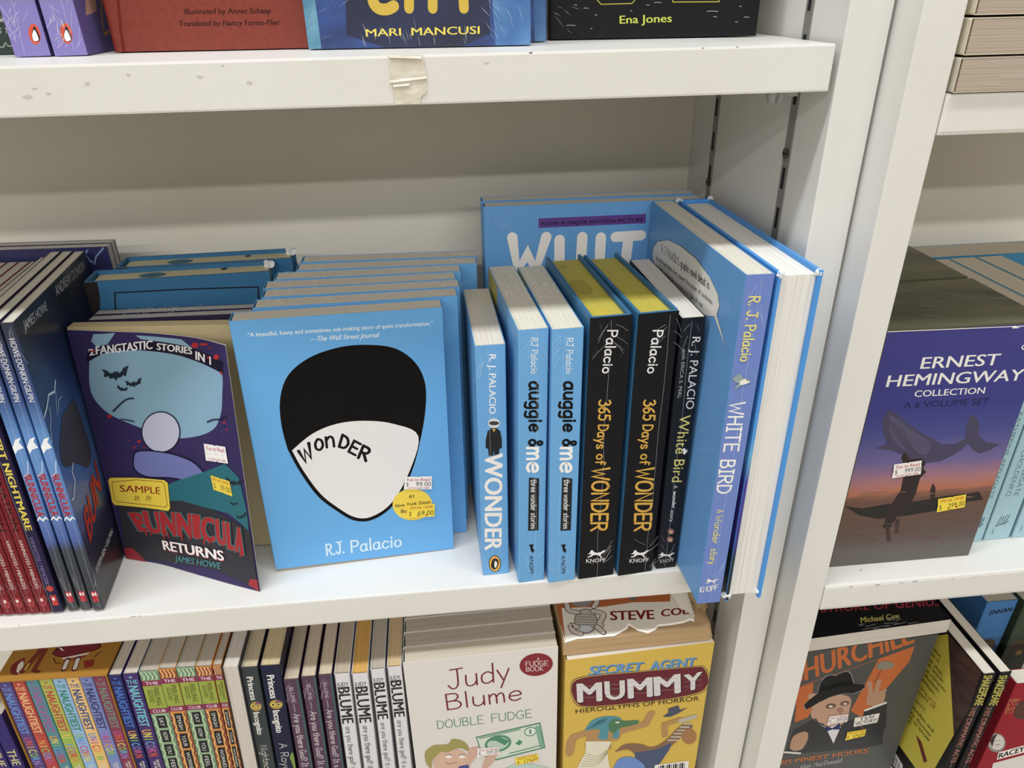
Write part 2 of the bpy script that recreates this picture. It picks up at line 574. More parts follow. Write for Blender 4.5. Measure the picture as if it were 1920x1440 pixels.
# ------------------------------------------------------------------ books
class Book:
    """local box: front face y=0 looking to -Y, x 0..w, z 0..h, depth d.  kind: 'face' (cover to front, spine at x=0),
    'spine' (spine to front), 'fore' (page edges to front), 'box' (closed carton)"""

    def __init__(self, name, label, cat, loc, rot=(0, 0, 0), w=.14, h=.21, d=.017, kind='face', cover='#5f9fd6', pages='#d8d2c6',
                 hard=False, group=None, wrap=True, pageskey=None, flare=0.0):
        loc = rest(loc, rot, w, h, d)
        self.root = empty(name, loc, rot)
        self.root['_box'] = (w, h, d)
        tag(self.root, label, cat, group)
        self.M = Matrix.Translation(loc) @ Euler([math.radians(a) for a in rot], 'XYZ').to_matrix().to_4x4()
        self.w, self.h, self.d, self.kind, self.hard, self.wrap = w, h, d, kind, hard, wrap
        self.cover = cover if not isinstance(cover, str) else ink_mat(cover, wrap)
        self.pages, self.flare = pages, flare
        self.inks = []
        self.extra = []

    def frame(self, k):
        w, h, d = self.w, self.h, self.d
        return {'F': Frame(self.M, (0, 0, 0), (1, 0, 0), (0, 0, 1), (0, -1, 0)),
                'L': Frame(self.M, (0, d, 0), (0, -1, 0), (0, 0, 1), (-1, 0, 0)),
                'R': Frame(self.M, (w, 0, 0), (0, 1, 0), (0, 0, 1), (1, 0, 0)),
                'T': Frame(self.M, (0, 0, h), (1, 0, 0), (0, 1, 0), (0, 0, 1))}[k]

    def ink(self, k='F', crop=None, uv=False):
        size = {'F': (self.w, self.h), 'L': (self.d, self.h), 'R': (self.d, self.h), 'T': (self.w, self.d)}[k]
        i = Ink(self.frame(k), crop, self.wrap, uv, size)
        self.inks.append(i)
        return i

    def map(self, a, b, z):
        if self.kind == 'face':
            return (b, a, z)
        if self.kind == 'fore':
            return (a, self.d - b, z)
        return (a, b, z)

    def done(self):
        w, h, d = self.w, self.h, self.d
        t, bw = (d, w) if self.kind == 'face' else (w, d)
        mats = [self.cover]
        bm = bmesh.new()
        if self.kind == 'box':
            box(bm, 0, w, 0, d, 0, h, 0, 0.0005)
        else:
            ct = 0.0022 if self.hard else 0.00045
            r = min(t * .3, 0.0028 if self.hard else 0.0009)

            def prof(o, rr):
                p = [(o, bw)]
                for k in range(5):
                    an = math.pi / 2 * k / 4
                    p.append((o + rr * (1 - math.cos(an)), o + rr * (1 - math.sin(an))))
                q = [(t - x, y) for x, y in reversed(p)]
                return p + q
            out = prof(0, r)
            inn = prof(ct, max(r - ct, .0001))
            nn = len(out)
            V = {}
            for k, pr in enumerate((out, inn)):
                for zi, z in enumerate((0, h)):
                    for i, (a, b) in enumerate(pr):
                        V[k, zi, i] = bm.verts.new(self.map(a, b, z))
            for i in range(nn - 1):
                bm.faces.new([V[0, 0, i], V[0, 0, i + 1], V[0, 1, i + 1], V[0, 1, i]])
                bm.faces.new([V[1, 0, i], V[1, 1, i], V[1, 1, i + 1], V[1, 0, i + 1]])
                for zi in (0, 1):
                    bm.faces.new([V[0, zi, i], V[1, zi, i], V[1, zi, i + 1], V[0, zi, i + 1]])
            for i in (0, nn - 1):
                bm.faces.new([V[0, 0, i], V[0, 1, i], V[1, 1, i], V[1, 0, i]])
            bmesh.ops.recalc_face_normals(bm, faces=bm.faces)
        for ik in self.inks:
            for vs, fs, mt, e in ik.items:
                if mt not in mats:
                    mats.append(mt)
                mi = mats.index(mt)
                nv = [bm.verts.new(ik.f.P(u, v, e)) for u, v in vs]
                for f in fs:
                    try:
                        g = bm.faces.new([nv[i] for i in f])
                        g.material_index = mi
                    except ValueError:
                        pass
        link('carton' if self.kind == 'box' else 'cover', bm, mats, self.root)
        if self.kind != 'box':
            ins = 0.003 if self.hard else 0.0004
            ct = 0.0022 if self.hard else 0.00045
            bm = bmesh.new()
            g = 0.00012
            lo = self.map(ct + g, (ct + .0012), ins if self.hard else 0.0002)
            hi = self.map(t - ct - g, bw - ins, h - (ins if self.hard else 0.0002))
            box(bm, min(lo[0], hi[0]), max(lo[0], hi[0]), min(lo[1], hi[1]), max(lo[1], hi[1]), lo[2], hi[2], 0, 0.0)
            pm = self.pages if not isinstance(self.pages, str) else page_mat(self.pages, 1 if self.kind == 'face' else 0)
            link('page_block', bm, pm, self.root)
        for e in self.extra:
            e()
        return self

    def part(self, name, ik, base_faces=None):
        """a thin printed slip on the face, its own mesh"""
        bm = bmesh.new()
        mats = []
        for vs, fs, mt, e in ik.items:
            if mt not in mats:
                mats.append(mt)
            nv = [bm.verts.new(ik.f.P(u, v, e)) for u, v in vs]
            for f in fs:
                try:
                    g = bm.faces.new([nv[i] for i in f])
                    g.material_index = mats.index(mt)
                except ValueError:
                    pass
        return link(name, bm, mats, self.root)

    def sticker(self, k, crop, quad, price, yellow=False, z=9e-4):
        """small notched price label given by its corners TL TR BR BL"""
        i = Ink(self.frame(k), crop, False)
        i.e = z
        tl, tr, br, bl = quad

        def at(x, y):
            return tuple(tl[j] * (1 - x) * (1 - y) + tr[j] * x * (1 - y) + br[j] * x * y + bl[j] * (1 - x) * y for j in (0, 1))
        base = '#f2d800' if yellow else '#eeeaea'
        pts = [at(0, 0), at(.46, 0), at(.5, .06), at(.54, 0), at(1, 0), at(.98, .3), at(1, .35), at(1, 1), at(.54, 1), at(.5, .94), at(.46, 1), at(0, 1), at(0, .66), at(.02, .6)]
        i.poly(pts, base)
        if yellow:
            i.text('SPECIAL OFFER', at(.09, .34), at(.93, .34), at(.09, .1), '#b8321e')
            i.text('$', at(.07, .86), at(.16, .86), at(.07, .48), '#5a4e28', 'r')
            i.text(price, at(.38, .86), at(.97, .86), at(.38, .46), '#5a4e28', 'r')
            i.ell(at(.4, .9), *[abs(at(.03, 0)[0] - at(0, 0)[0])] * 2, '#c8452a', 6)
            i.ell(at(.7, .86), *[abs(at(.04, 0)[0] - at(0, 0)[0])] * 2, '#c8452a', 6)
        else:
            i.text('Fun to Read', at(.1, .36), at(.92, .36), at(.1, .1), '#b8283c')
            i.text('$', at(.08, .76), at(.16, .76), at(.08, .42), '#45454c', 'r')
            i.text(price, at(.42, .76), at(.97, .76), at(.42, .4), '#45454c', 'r')
            i.text('Tel: 852 2605 2088', at(.12, .95), at(.9, .95), at(.12, .83), '#b8283c')
        o = self.part('price_sticker', i)
        o['label'] = 'yellow special offer sticker' if yellow else 'white price sticker'
        return o

    def seam(self, x=.5, amp=.02, creases=14, z0=.01, z1=.99, seed=1):
        """weld of the plastic wrapping that runs down the spine, with short creases at both ends"""
        rnd = random.Random(seed)
        w, h = self.w, self.h
        bm = bmesh.new()

        def ridge(pts, rad):
            prev = None
            for i, (u, v) in enumerate(pts):
                a = pts[min(i + 1, len(pts) - 1)]
                b = pts[max(i - 1, 0)]
                du, dv = a[0] - b[0], a[1] - b[1]
                L = math.hypot(du, dv) or 1
                nx, nz = -dv / L * rad, du / L * rad
                cur = [bm.verts.new((u + nx, -.0008, v + nz)), bm.verts.new((u, -.0008 - rad, v)), bm.verts.new((u - nx, -.0008, v - nz))]
                if prev:
                    bm.faces.new([prev[0], prev[1], cur[1], cur[0]])
                    bm.faces.new([prev[1], prev[2], cur[2], cur[1]])
                prev = cur
        n = 26
        u = x * w
        pts = []
        for k in range(n + 1):
            v = h * (z0 + (z1 - z0) * k / n)
            pts.append((u + amp * w * math.sin(k * .55 + seed) + rnd.uniform(-1, 1) * amp * w * .5, v))
        ridge(pts, .00011)
        for k in range(creases):
            top = k % 2
            v = h * (rnd.uniform(.9, .985) if top else rnd.uniform(.015, .13))
            s = 1 if rnd.random() < .5 else -1
            ua = u + s * w * rnd.uniform(.06, .2)
            ub = u + s * w * rnd.uniform(.28, .44)
            dv = h * rnd.uniform(.02, .06) * (1 if top else -1)
            ridge([(ua, min(max(v, .002), h - .002)), ((ua + ub) / 2, min(max(v - dv * .4, .002), h - .002)), (ub, min(max(v - dv, .002), h - .002))], .00009)
        return link('wrap_seam', bm, FILM, self.root)

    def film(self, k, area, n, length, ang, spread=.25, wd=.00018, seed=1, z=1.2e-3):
        """fine creases of the wrapping, their glints put in as pale slivers over a patch of a face (fractions of the face)"""
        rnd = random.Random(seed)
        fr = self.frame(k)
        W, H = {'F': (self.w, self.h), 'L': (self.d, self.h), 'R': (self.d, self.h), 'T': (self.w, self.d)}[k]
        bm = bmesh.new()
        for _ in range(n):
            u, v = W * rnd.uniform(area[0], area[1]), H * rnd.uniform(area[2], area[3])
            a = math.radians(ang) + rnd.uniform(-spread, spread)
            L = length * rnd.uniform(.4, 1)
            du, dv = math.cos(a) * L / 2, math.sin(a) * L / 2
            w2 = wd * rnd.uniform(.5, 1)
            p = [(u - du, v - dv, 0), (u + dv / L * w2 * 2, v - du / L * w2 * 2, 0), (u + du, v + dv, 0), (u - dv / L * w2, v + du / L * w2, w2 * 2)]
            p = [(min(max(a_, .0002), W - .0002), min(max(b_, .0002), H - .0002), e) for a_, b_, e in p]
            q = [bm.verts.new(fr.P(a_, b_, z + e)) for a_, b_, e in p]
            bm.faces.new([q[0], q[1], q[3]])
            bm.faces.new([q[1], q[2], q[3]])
        return link('wrap_crease_glint', bm, FILM, self.root)  # highlights on the creased wrapping, modelled as whitish slivers

    def knot(self, pts, r=.003, seed=3):
        """crumpled knots of plastic film at corners (local points)"""
        rnd = random.Random(seed)
        for p in pts:
            bm = bmesh.new()
            bmesh.ops.create_icosphere(bm, subdivisions=2, radius=r)
            for v in bm.verts:
                v.co *= rnd.uniform(.55, 1.1)
                v.co.x *= 1.2
                v.co += Vector(p)
            link('film_knot', bm, FILMK, self.root)


CA = 'book'

# ------------------------------------------------------------------ the room and the two bookcases
for nm, bb_, mt in (('floor', (-3.2, 3.2, -4.5, .45, -1.16, -1.1), paint_mat('grey_floor_tile', '#8b867e', .4)),
                    ('ceiling', (-3.2, 3.2, -4.5, .45, 1.9, 1.96), paint_mat('ceiling_paint', '#d9d6cf', .8)),
                    ('wall_back', (-3.2, 3.2, .36, .42, -1.1, 1.9), paint_mat('wall_paint', '#e4e1da', .7)),
                    ('wall_front', (-3.2, 3.2, -4.5, -4.44, -1.1, 1.9), paint_mat('far_wall_paint', '#8d8577', .8))):
    bm = bmesh.new()
    box(bm, *bb_)
    tag(link(nm, bm, mt), kind='structure')

XP, YB = .2215, .234          # inner face of the right side panel, face of the back panel
T = .0244                     # shelf thickness
ZU, ZL = .3711, -.300         # upper and lower shelf tops, left bookcase
caseA = empty('bookcase', (-.265, 0, -1.1))
tag(caseA, 'white wooden bookcase holding the novels about a boy, wide shelves with worn front edges', 'bookcase')
offA = Vector((-.265, 0, -1.1))


def case_part(name, root, off, boxes, mat, bev=.0008):
    bm = bmesh.new()
    for b in boxes:
        box(bm, b[0] - off.x, b[1] - off.x, b[2] - off.y, b[3] - off.y, b[4] - off.z, b[5] - off.z, 0, bev)
    return link(name, bm, mat, root)


case_part('side_panel', caseA, offA, [(XP, .2463, 0, .25, -1.1, 1.0)], WHITE)
case_part('side_panel', caseA, offA, [(-.80, -.7755, 0, .25, -1.1, 1.0)], WHITE)
case_part('back_panel', caseA, offA, [(-.7755, XP, YB, .242, -1.1, 1.0)], paint_mat('back_panel_paint', '#e9e5da', .55))
shelfU = case_part('shelf', caseA, offA, [(-.772, .2178, 0, .233, ZU - T, ZU)], WHITE, .0012)
shelfM = case_part('shelf', caseA, offA, [(-.772, .2178, 0, .233, -T, 0)], WHITE, .0012)
shelfL = case_part('shelf', caseA, offA, [(-.772, .2178, 0, .233, ZL - T, ZL)], WHITE, .0012)
case_part('shelf', caseA, offA, [(-.772, .2178, 0, .233, .74, .764)], WHITE, .0012)
case_part('plinth', caseA, offA, [(-.7755, XP, .01, .03, -1.1, -1.0)], WHITE)
for nm, y0, y1 in (('slotted_standard', .1745, .1838), ('slotted_standard', .0405, .0495)):
    bm = bmesh.new()
    box(bm, XP - .0008 - offA.x, XP + .0004 - offA.x, y0, y1, .1, 2.0)
    st = link(nm, bm, STEEL, caseA)
    yc = (y0 + y1) / 2
    z = -.394
    while z < .5:
        if not (.29 < z < .31 and y0 < .1):
            bm = bmesh.new()
            box(bm, XP - .00115 - offA.x, XP - .0007 - offA.x, yc - .0016, yc + .0016, z + 1.1, z + 1.1 + .0135)
            link('slot', bm, DARK, st)
        z += .026
    for zs in (.3045, .052) if y0 < .1 else (.256, .06):
        bm = bmesh.new()
        m = Matrix.Translation((XP - .0014 - offA.x, yc, zs + 1.1)) @ Matrix.Rotation(math.pi / 2, 4, 'Y')
        bmesh.ops.create_cone(bm, cap_ends=True, segments=16, radius1=.0036, radius2=.0026, depth=.0016, matrix=m)
        link('screw', bm, plain_mat('screw_steel', '#77756f', .3, .9), st)
        bm = bmesh.new()
        box(bm, XP - .0026 - offA.x, XP - .0021 - offA.x, yc - .0022, yc + .0022, zs + 1.1 - .0004, zs + 1.1 + .0004)
        link('screw_slot', bm, DARK, st)
# clear plastic shelf pin under the upper shelf
bm = bmesh.new()
zz = ZU - T + 1.1
box(bm, XP - .0165 - offA.x, XP - .001 - offA.x, .041, .0495, zz - .0075, zz - .0002, 0, .0008)
for dx in (.0175, .0125):
    bmesh.ops.create_cone(bm, cap_ends=True, segments=18, radius1=.0052, radius2=.0052, depth=.0022,
                          matrix=Matrix.Translation((XP - dx - offA.x, .043, zz - .0062)) @ Matrix.Rotation(math.pi / 2, 4, 'Y'))
link('shelf_pin', bm, plain_mat('clear_plastic', '#dfe0dc', .15, 0, .75, .5), caseA, True)

# masking tape left on the upper shelf, scuffs and chips
tape = mottled_mat('old_masking_tape', '#cfc9b6', '#e2ded0', 90, (1, 1, 2.2), False, (.4, .6))
bm = bmesh.new()
cp = [(727, 104), (793, 102.5), (797, 128), (799, 152), (801, 172), (790, 181), (788, 195), (742, 196), (737, 170), (731, 130)]
q = [on_y(a, b, -.0003) - offA for a, b in cp]
bm.faces.new([bm.verts.new((p.x, p.y - .00015 * (i % 3), min(p.z, ZU + 1.1))) for i, p in enumerate(q)])
for (a, b) in (((731, 155), (800, 147)), ((730, 108), (790, 110)), ((737, 163), (768, 160))):
    A, B = on_y(*a, -.0005) - offA, on_y(*b, -.0005) - offA
    v = [bm.verts.new(c) for c in (A + Vector((0, 0, .0011)), A + Vector((0, -.0005, 0)), A - Vector((0, 0, .0009)),
                                   B - Vector((0, 0, .0009)), B + Vector((0, -.0005, 0)), B + Vector((0, 0, .0011)))]
    bm.faces.new([v[0], v[1], v[4], v[5]])
    bm.faces.new([v[1], v[2], v[3], v[4]])
o = link('tape_remnant', bm, tape, shelfU)
o['label'] = 'strip of old masking tape'
SC = plain_mat('scuff_grey', '#c3c1bd', .6)
CH = plain_mat('chipped_wood', '#6d6258', .8)


def marks(parent, off, spots, y, mat, name):
    rnd = random.Random(5)
    for (u, v, rx, rz) in spots:
        bm = bmesh.new()
        c = on_y(u, v, y) - off
        bm.faces.new([bm.verts.new((c.x + rx * math.cos(a) * rnd.uniform(.5, 1), c.y - .0001, c.z + rz * math.sin(a) * rnd.uniform(.4, 1)))
                      for a in [2 * math.pi * k / 9 for k in range(9)]])
        link(name, bm, mat, parent)


marks(shelfU, offA, [(52, 182, .003, .0012), (90, 175, .002, .0008), (163, 157, .002, .0012), (240, 140, .0015, .001), (374, 144, .002, .0008),
                     (468, 155, .002, .0012), (418, 123, .001, .0006), (912, 118, .0015, .0008), (65, 166, .002, .0005)], 0, SC, 'scuff')
marks(shelfU, offA, [(995, 99, .0012, .0005), (1318, 90, .0012, .0003), (1382, 88, .0012, .0003), (1562, 122, .0007, .0004)], 0, CH, 'paint_chip')
marks(shelfM, offA, [(250, 1156, .003, .0003), (262, 1155, .001, .0004), (35, 1172, .0007, .0004), (754, 1124, .0012, .0003)], 0, CH, 'paint_chip')

# right bookcase
XQ, YQ = .2484, -.0232
XR = .2719
ZR, ZRU, ZRL = -.0077, .3468, -.311
TR_ = .0222
caseB = empty('bookcase', (.75, 0, -1.1))
tag(caseB, 'white wooden bookcase on the right, set slightly forward, holding boxed sets', 'bookcase')
offB = Vector((.75, 0, -1.1))
case_part('side_panel', caseB, offB, [(XQ, XR, YQ, .25, -1.1, 1.0)], WHITE)
case_part('side_panel', caseB, offB, [(1.26, 1.2835, YQ, .25, -1.1, 1.0)], WHITE)
case_part('back_panel', caseB, offB, [(XR, 1.26, .2, .208, -1.1, 1.0)], MATS['back_panel_paint'])
case_part('shelf', caseB, offB, [(XR + .0006, 1.2595, YQ, .199, ZRU - TR_, ZRU)], WHITE, .0025)
shR = case_part('shelf', caseB, offB, [(XR + .0006, 1.2595, YQ, .199, ZR - T, ZR)], WHITE, .0025)
case_part('shelf', caseB, offB, [(XR + .0006, 1.2595, YQ, .199, ZRL - T, ZRL)], WHITE, .0025)
case_part('shelf', caseB, offB, [(XR + .0006, 1.2595, YQ, .199, .72, .744)], WHITE, .0025)
case_part('plinth', caseB, offB, [(XR, 1.26, YQ + .01, YQ + .03, -1.1, -1.0)], WHITE)
marks(shR, offB, [(1596, 1100.2, .0022, .0003), (1645, 1096.5, .0035, .0004), (1690, 1092.5, .003, .0003), (1716, 1090.2, .004, .0004),
                  (1786, 1085, .0015, .0003), (1826, 1081.6, .001, .0003)], YQ - .0001, CH, 'paint_chip')
bm = bmesh.new()
c = on_z(1614, 1069, ZR + .0001) - offB
bmesh.ops.create_circle(bm, cap_ends=True, segments=8, radius=.0006, matrix=Matrix.Translation(c))
link('paint_chip', bm, CH, shR)

# ------------------------------------------------------------------ middle shelf: the blue novels shown face out
BLUE = '#5cabea'


def wonder_front(b):
    i = b.ink('F', (420, 540, 2.667))
    i.text('“A beautiful, funny and sometimes sob-making story of quiet transformation.”', (118, 245), (1045, 186), (116, 222), '#e6eef4')
    i.text('—The Wall Street Journal', (428, 268), (772, 246), (434, 241), '#e6eef4')
    out = [(318, 806), (288, 690), (280, 560), (318, 440), (420, 352), (560, 300), (700, 284), (850, 300), (952, 368), (1004, 470), (1008, 600),
           (982, 760), (936, 925), (850, 1082), (745, 1158), (650, 1162), (560, 1112), (468, 1040), (380, 920)]
    i.poly(out, '#0c0c0e', True)
    i.poly([(340, 812), (440, 730), (560, 680), (700, 664), (850, 680), (972, 742), (924, 925), (838, 1074), (738, 1143), (655, 1146), (566, 1096), (480, 1026), (396, 912)], '#e3e1e2', True)
    K = '#17171a'
    for ch, p0, p1, pt in (('w', (398, 880), (452, 838), (356, 772)), ('o', (462, 818), (502, 798), (440, 730)), ('n', (510, 798), (556, 792), (500, 712)),
                           ('D', (572, 792), (614, 810), (590, 732)), ('E', (620, 816), (658, 836), (648, 762)), ('R', (668, 848), (712, 866), (694, 786))):
        i.text(ch, p0, p1, pt, K, 'h', .2 if ch in 'DER' else .13)
    i.ell((942, 1082), 99, 79, '#efd023', 40)
    i.text('#1', (924, 1050), (950, 1049), (924, 1032), K)
    i.text('New York Times', (855, 1098), (1030, 1076), (858, 1080), K)
    i.text('Be', (885, 1126), (912, 1123), (885, 1106), K)
    i.text('R.J.', (514, 1338), (604, 1322), (508, 1282), '#c9e4f6', 'h', .13)
    i.text('Palacio', (636, 1322), (888, 1290), (632, 1264), '#c9e4f6', 'h', .13)


WN = 'light blue paperbacks with a white and black face shape stacked face out'
WD = .0162
b = Book('paperback_book', 'frontmost light blue paperback, white oval with black cap on its cover and two price stickers', CA,
         (-.1489, .0344, 0), (-1.16, 1.13, 4.61), .14, .2090, WD, 'face', BLUE, '#dcd6cb', group=WN)
wonder_front(b)
b.extra.append(lambda: b.sticker('F', (420, 540, 2.667), [(903, 941), (1040, 938), (1038, 1003), (899, 1003)], '99.00'))
b.extra.append(lambda: b.sticker('F', (420, 540, 2.667), [(918, 1083), (1055, 1075), (1052, 1138), (914, 1145)], '69.00', True, z=1.1e-3))
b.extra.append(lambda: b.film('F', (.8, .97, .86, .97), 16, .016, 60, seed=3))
b.done()
w2 = Book('paperback_book', 'light blue paperback directly behind the frontmost one, its quote end showing at the right', CA,
          (-.1376, .0560, 0), (-1.0, 1.0, 3.9), .14, .2095, WD, 'face', BLUE, '#dcd6cb', group=WN)
i = w2.ink('F')
i.isuv, i.size = True, (.14, .2095)
i.text('“A beautiful, funny and sometimes sob-making story of quiet transformation.”', (.08, .915), (.93, .915), (.08, .93), '#cfdfea')
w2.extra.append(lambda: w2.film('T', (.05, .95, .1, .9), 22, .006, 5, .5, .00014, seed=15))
w2.done()
for loc, yaw, lab in (((-.1356, .0757, 0), 3.0, 'third light blue paperback of the face-out row, counted from the front'),
                      ((-.1379, .0930, 0), 2.8, 'fourth light blue paperback of the face-out row, a broad blue band under its page tops'),
                      ((-.1338, .1118, 0), 2.0, 'fifth light blue paperback of the face-out row, its left end beside a blue hardcover'),
                      ((-.1205, .1300, 0), 1.4, 'sixth light blue paperback of the face-out row, sticking out to the right'),
                      ((-.1197, .1495, 0), .5, 'rearmost light blue paperback of the face-out row, nearest the back panel')):
    copy_tree(w2.root, loc, (-1.0, 1.0, yaw), lab, WN)

# ------------------------------------------------------------------ spine-out row to the right of them
b = Book('paperback_book', 'light blue paperback, spine out with bold white letters and a small orange oval', CA, (.0124, .0120, 0),
         (0, .5, 1.99), .0203, .1962, .104, 'spine', '#61a8e3', '#dcd5ca')
i = b.ink('F', (840, 640, 2.88))
i.text('R. J. PALACIO', (222, 70), (222, 392), (262, 70), '#f1f3f5', 'b')
i.ell((248, 442), 32, 26, '#d9dadc', 20)
i.ell((248, 442), 28, 11, '#3c3f46', 16)
i.poly([(236, 468), (262, 468), (282, 484), (291, 530), (291, 576), (278, 580), (274, 618), (251, 618), (248, 588), (244, 618), (220, 618), (216, 580), (203, 576), (204, 530), (214, 484)], '#25282c', False)
i.poly([(238, 472), (258, 472), (248, 492)], '#c9a63a')
i.text('WONDER', (198, 604), (198, 1128), (302, 604), '#f1ece8', 'x')
i.ell((253, 1200), 33, 45, '#2c2418', 26)
i.ell((253, 1200), 29, 41, '#eeb02c', 26)
i.poly([(240, 1176), (262, 1172), (274, 1196), (262, 1226), (246, 1232), (232, 1212)], '#232020', True)
i.poly([(254, 1184), (266, 1196), (258, 1222), (250, 1210)], '#efe9df', True)
b.extra.append(lambda: b.seam(.42, .02, seed=2))
b.done()
bm = bmesh.new()
AU = 'light blue spines with black curly lettering'


def auggie(b, c, dx, dxb):
    def X(x, y):
        return x + dx + (dxb - dx) * (y - 100) / 1100
    i = b.ink('F', c)

    def dn(s, x0, x1, ya, yb, col, font='h', lw=.16):
        i.text(s, (X(x0, ya), ya), (X(x0, yb), yb), (X(x1, ya), ya), col, font, lw)
    dn('RJ Palacio', 450, 485, -18, 175, '#e9f1f6', 'h', .12)
    dn('auggie &', 440, 512, 218, 576, '#161616', 'h', .2)
    dn('me', 428, 522, 570, 708, '#f2f2f2', 'h', .17)
    i.poly([(X(437, 735), 735), (X(492, 740), 740), (X(488, 1020), 1020), (X(432, 1022), 1022)], '#26282c')
    dn('three wonder stories', 448, 478, 745, 1012, '#e4e4e4', 'h', .13)
    i.poly([(X(436, 1098), 1098), (X(462, 1094), 1094), (X(456, 1112), 1112), (X(466, 1130), 1130), (X(456, 1142), 1142), (X(446, 1126), 1126), (X(444, 1110), 1110)], '#1b1b1b')
    dn('KNOPF', 440, 462, 1160, 1256, '#2a2a2a', 'r')
    l = b.ink('L', uv=True)
    l.fill('#b9ad3f', 0, .33, .55, 1)
    l.poly([(.02, .1), (.5, .06), (.9, .12), (.9, .4), (.5, .5), (.02, .4)], '#7fb8e4', True)


b1 = Book('paperback_book', 'left of two light blue spines lettered in black and white, olive patch on its side', CA, (.0390, .0007, 0),
          (0, .69, 4.7), .0200, .2105, .1236, 'spine', '#63aae4', '#dcd8cb', group=AU)
auggie(b1, (840, 640, 2.88), 0, 0)
b1.extra.append(lambda: b1.seam(.62, .02, seed=4))
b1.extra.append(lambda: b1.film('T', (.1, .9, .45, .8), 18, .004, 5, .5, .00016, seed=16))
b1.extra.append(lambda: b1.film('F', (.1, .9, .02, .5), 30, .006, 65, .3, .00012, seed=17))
b1.done()
b2 = Book('paperback_book', 'right of two light blue spines lettered in black and white, against a black spine', CA, (.0617, -.0021, 0),
          (0, .30, 4.34), .0207, .2110, .1217, 'spine', '#63aae4', '#dcd8cb', group=AU)
auggie(b2, (840, 640, 2.88), 189, 172)
b2.extra.append(lambda: b2.seam(.36, .03, seed=6))
b2.extra.append(lambda: b2.film('T', (.1, .9, .4, .8), 18, .004, 5, .5, .00016, seed=18))
b2.extra.append(lambda: b2.film('F', (.1, .9, .02, .5), 30, .006, 65, .3, .00012, seed=19))
b2.done()

HC = 'black spined hardcovers with yellow page edges'
dog = [(0, .45), (.12, .6), (.2, .95), (.3, 1), (.33, .8), (.5, .62), (.72, .72), (.85, .95), (1, 1), (.9, .75), (.78, .52), (.7, .3), (.82, .05), (.74, 0), (.58, .35), (.36, .35),
       (.22, .12), (.02, 0), (.0, .08), (.18, .28), (.22, .5), (.12, .45)]


def hound(i, x0, x1, y0, y1, col):
    i.poly([(x0 + (x1 - x0) * a, y0 + (y1 - y0) * (1 - c)) for a, c in dog], col)


def days(b, dx0, dx1):
    def X(x, y):
        return x + dx0 + (dx1 - dx0) * (y - 100) / 960
    i = b.ink('F', (1060, 580, 2.571))
    i.fill('#1b1b1e')

    def dn(s, xa, xb, hgt, ya, yb, col, lw=.14):
        i.text(s, (X(xa, ya), ya), (X(xb, yb), yb), (X(xa + hgt, ya), ya), col, 'h', lw)
    dn('Palacio', 205, 178, 48, 100, 308, '#eceaea', .15)
    dn('365', 163, 160, 55, 436, 536, '#e0ac2c', .16)
    dn('Days', 160, 150, 48, 556, 672, '#e0ac2c', .16)
    dn('of', 152, 146, 46, 698, 748, '#e0ac2c', .16)
    dn('WONDER', 132, 124, 80, 766, 1068, '#e0ac2c', .15)
    hound(i, X(105, 1180), X(195, 1180), 1160, 1196, '#f0eeee')
    i.text('KNOPF', (X(100, 1222), 1222), (X(193, 1216), 1216), (X(100, 1202), 1202), '#f0eeee', 'r')
    for k in 'LR':
        l = b.ink(k, uv=True)
        l.fill('#2f6f9c', .06, 1, 0, 1)


YEL = page_mat('#bdb04a', 0)
b3 = Book('hardcover_book', 'left of two thick black spines with gold lettering, yellow dot on its page edges', CA, (.0849, -.0012, 0),
          (0, .54, 5.2), .0278, .2172, .1230, 'spine', '#2f6f9c', YEL, True, HC)
days(b3, 0, 0)
t = b3.ink('T')
t.e = -.0029
t.isuv, t.size = True, (.0278, .123)
t.ell((.4, .50), .26, .13, '#a99a10', 24)
t.ell((.35, .86), .10, .03, '#a99a10', 16)
t.ell((.42, .10), .16, .06, '#c9b41e', 16)
b3.extra.append(lambda: b3.seam(.5, .02, seed=8))
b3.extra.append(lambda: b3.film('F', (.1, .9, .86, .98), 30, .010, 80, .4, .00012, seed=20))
b3.done()
b4 = Book('hardcover_book', 'right of two thick black spines with gold lettering, beside a thin dark spine', CA, (.1158, -.0012, 0),
          (0, .54, 6.3), .0275, .2180, .1200, 'spine', '#2f6f9c', YEL, True, HC)
days(b4, 219, 210)
b4.extra.append(lambda: b4.seam(.78, .01, seed=9))
b4.done()

b5 = Book('paperback_book', 'thin black spine with white and yellow serif lettering, between black and blue books', CA, (.1470, .0033, 0),
          (.1, .2, 2.77), .0161, .2117, .1176, 'spine', '#1d2027', '#dedad2')
i = b5.ink('F', (1060, 580, 2.571))
i.text('R. J. PALACIO', (612, 132), (580, 482), (655, 132), '#dcdcdf', 'r')
i.text('with ERICA S. PERL', (566, 190), (540, 430), (584, 190), '#a9abb2', 'r')
i.text('White Bird', (552, 508), (512, 834), (608, 508), '#d9cf6a', 'r')
i.poly([(562, 675), (575, 668), (582, 680), (592, 676), (584, 690), (574, 700), (564, 694), (570, 686)], '#e8e8e8')
i.text('A', (524, 848), (522, 864), (544, 848), '#d0d0d4', 'r')
i.text('wonder', (520, 876), (512, 960), (540, 876), '#e4e4e6', 'b')
i.text('story', (508, 968), (502, 1025), (528, 968), '#d0d0d4', 'r')
for y in (1070, 1108):
    i.ell((508 - (y - 1070) * .1, y), 17, 15, '#7b4a44', 16)
    i.ell((510 - (y - 1070) * .1, y + 3), 10, 10, '#c39a86', 14)
hound(i, 446, 528, 1172, 1198, '#dedede')
i.text('KNOPF', (456, 1224), (522, 1214), (456, 1206), '#bdbdbd', 'r')
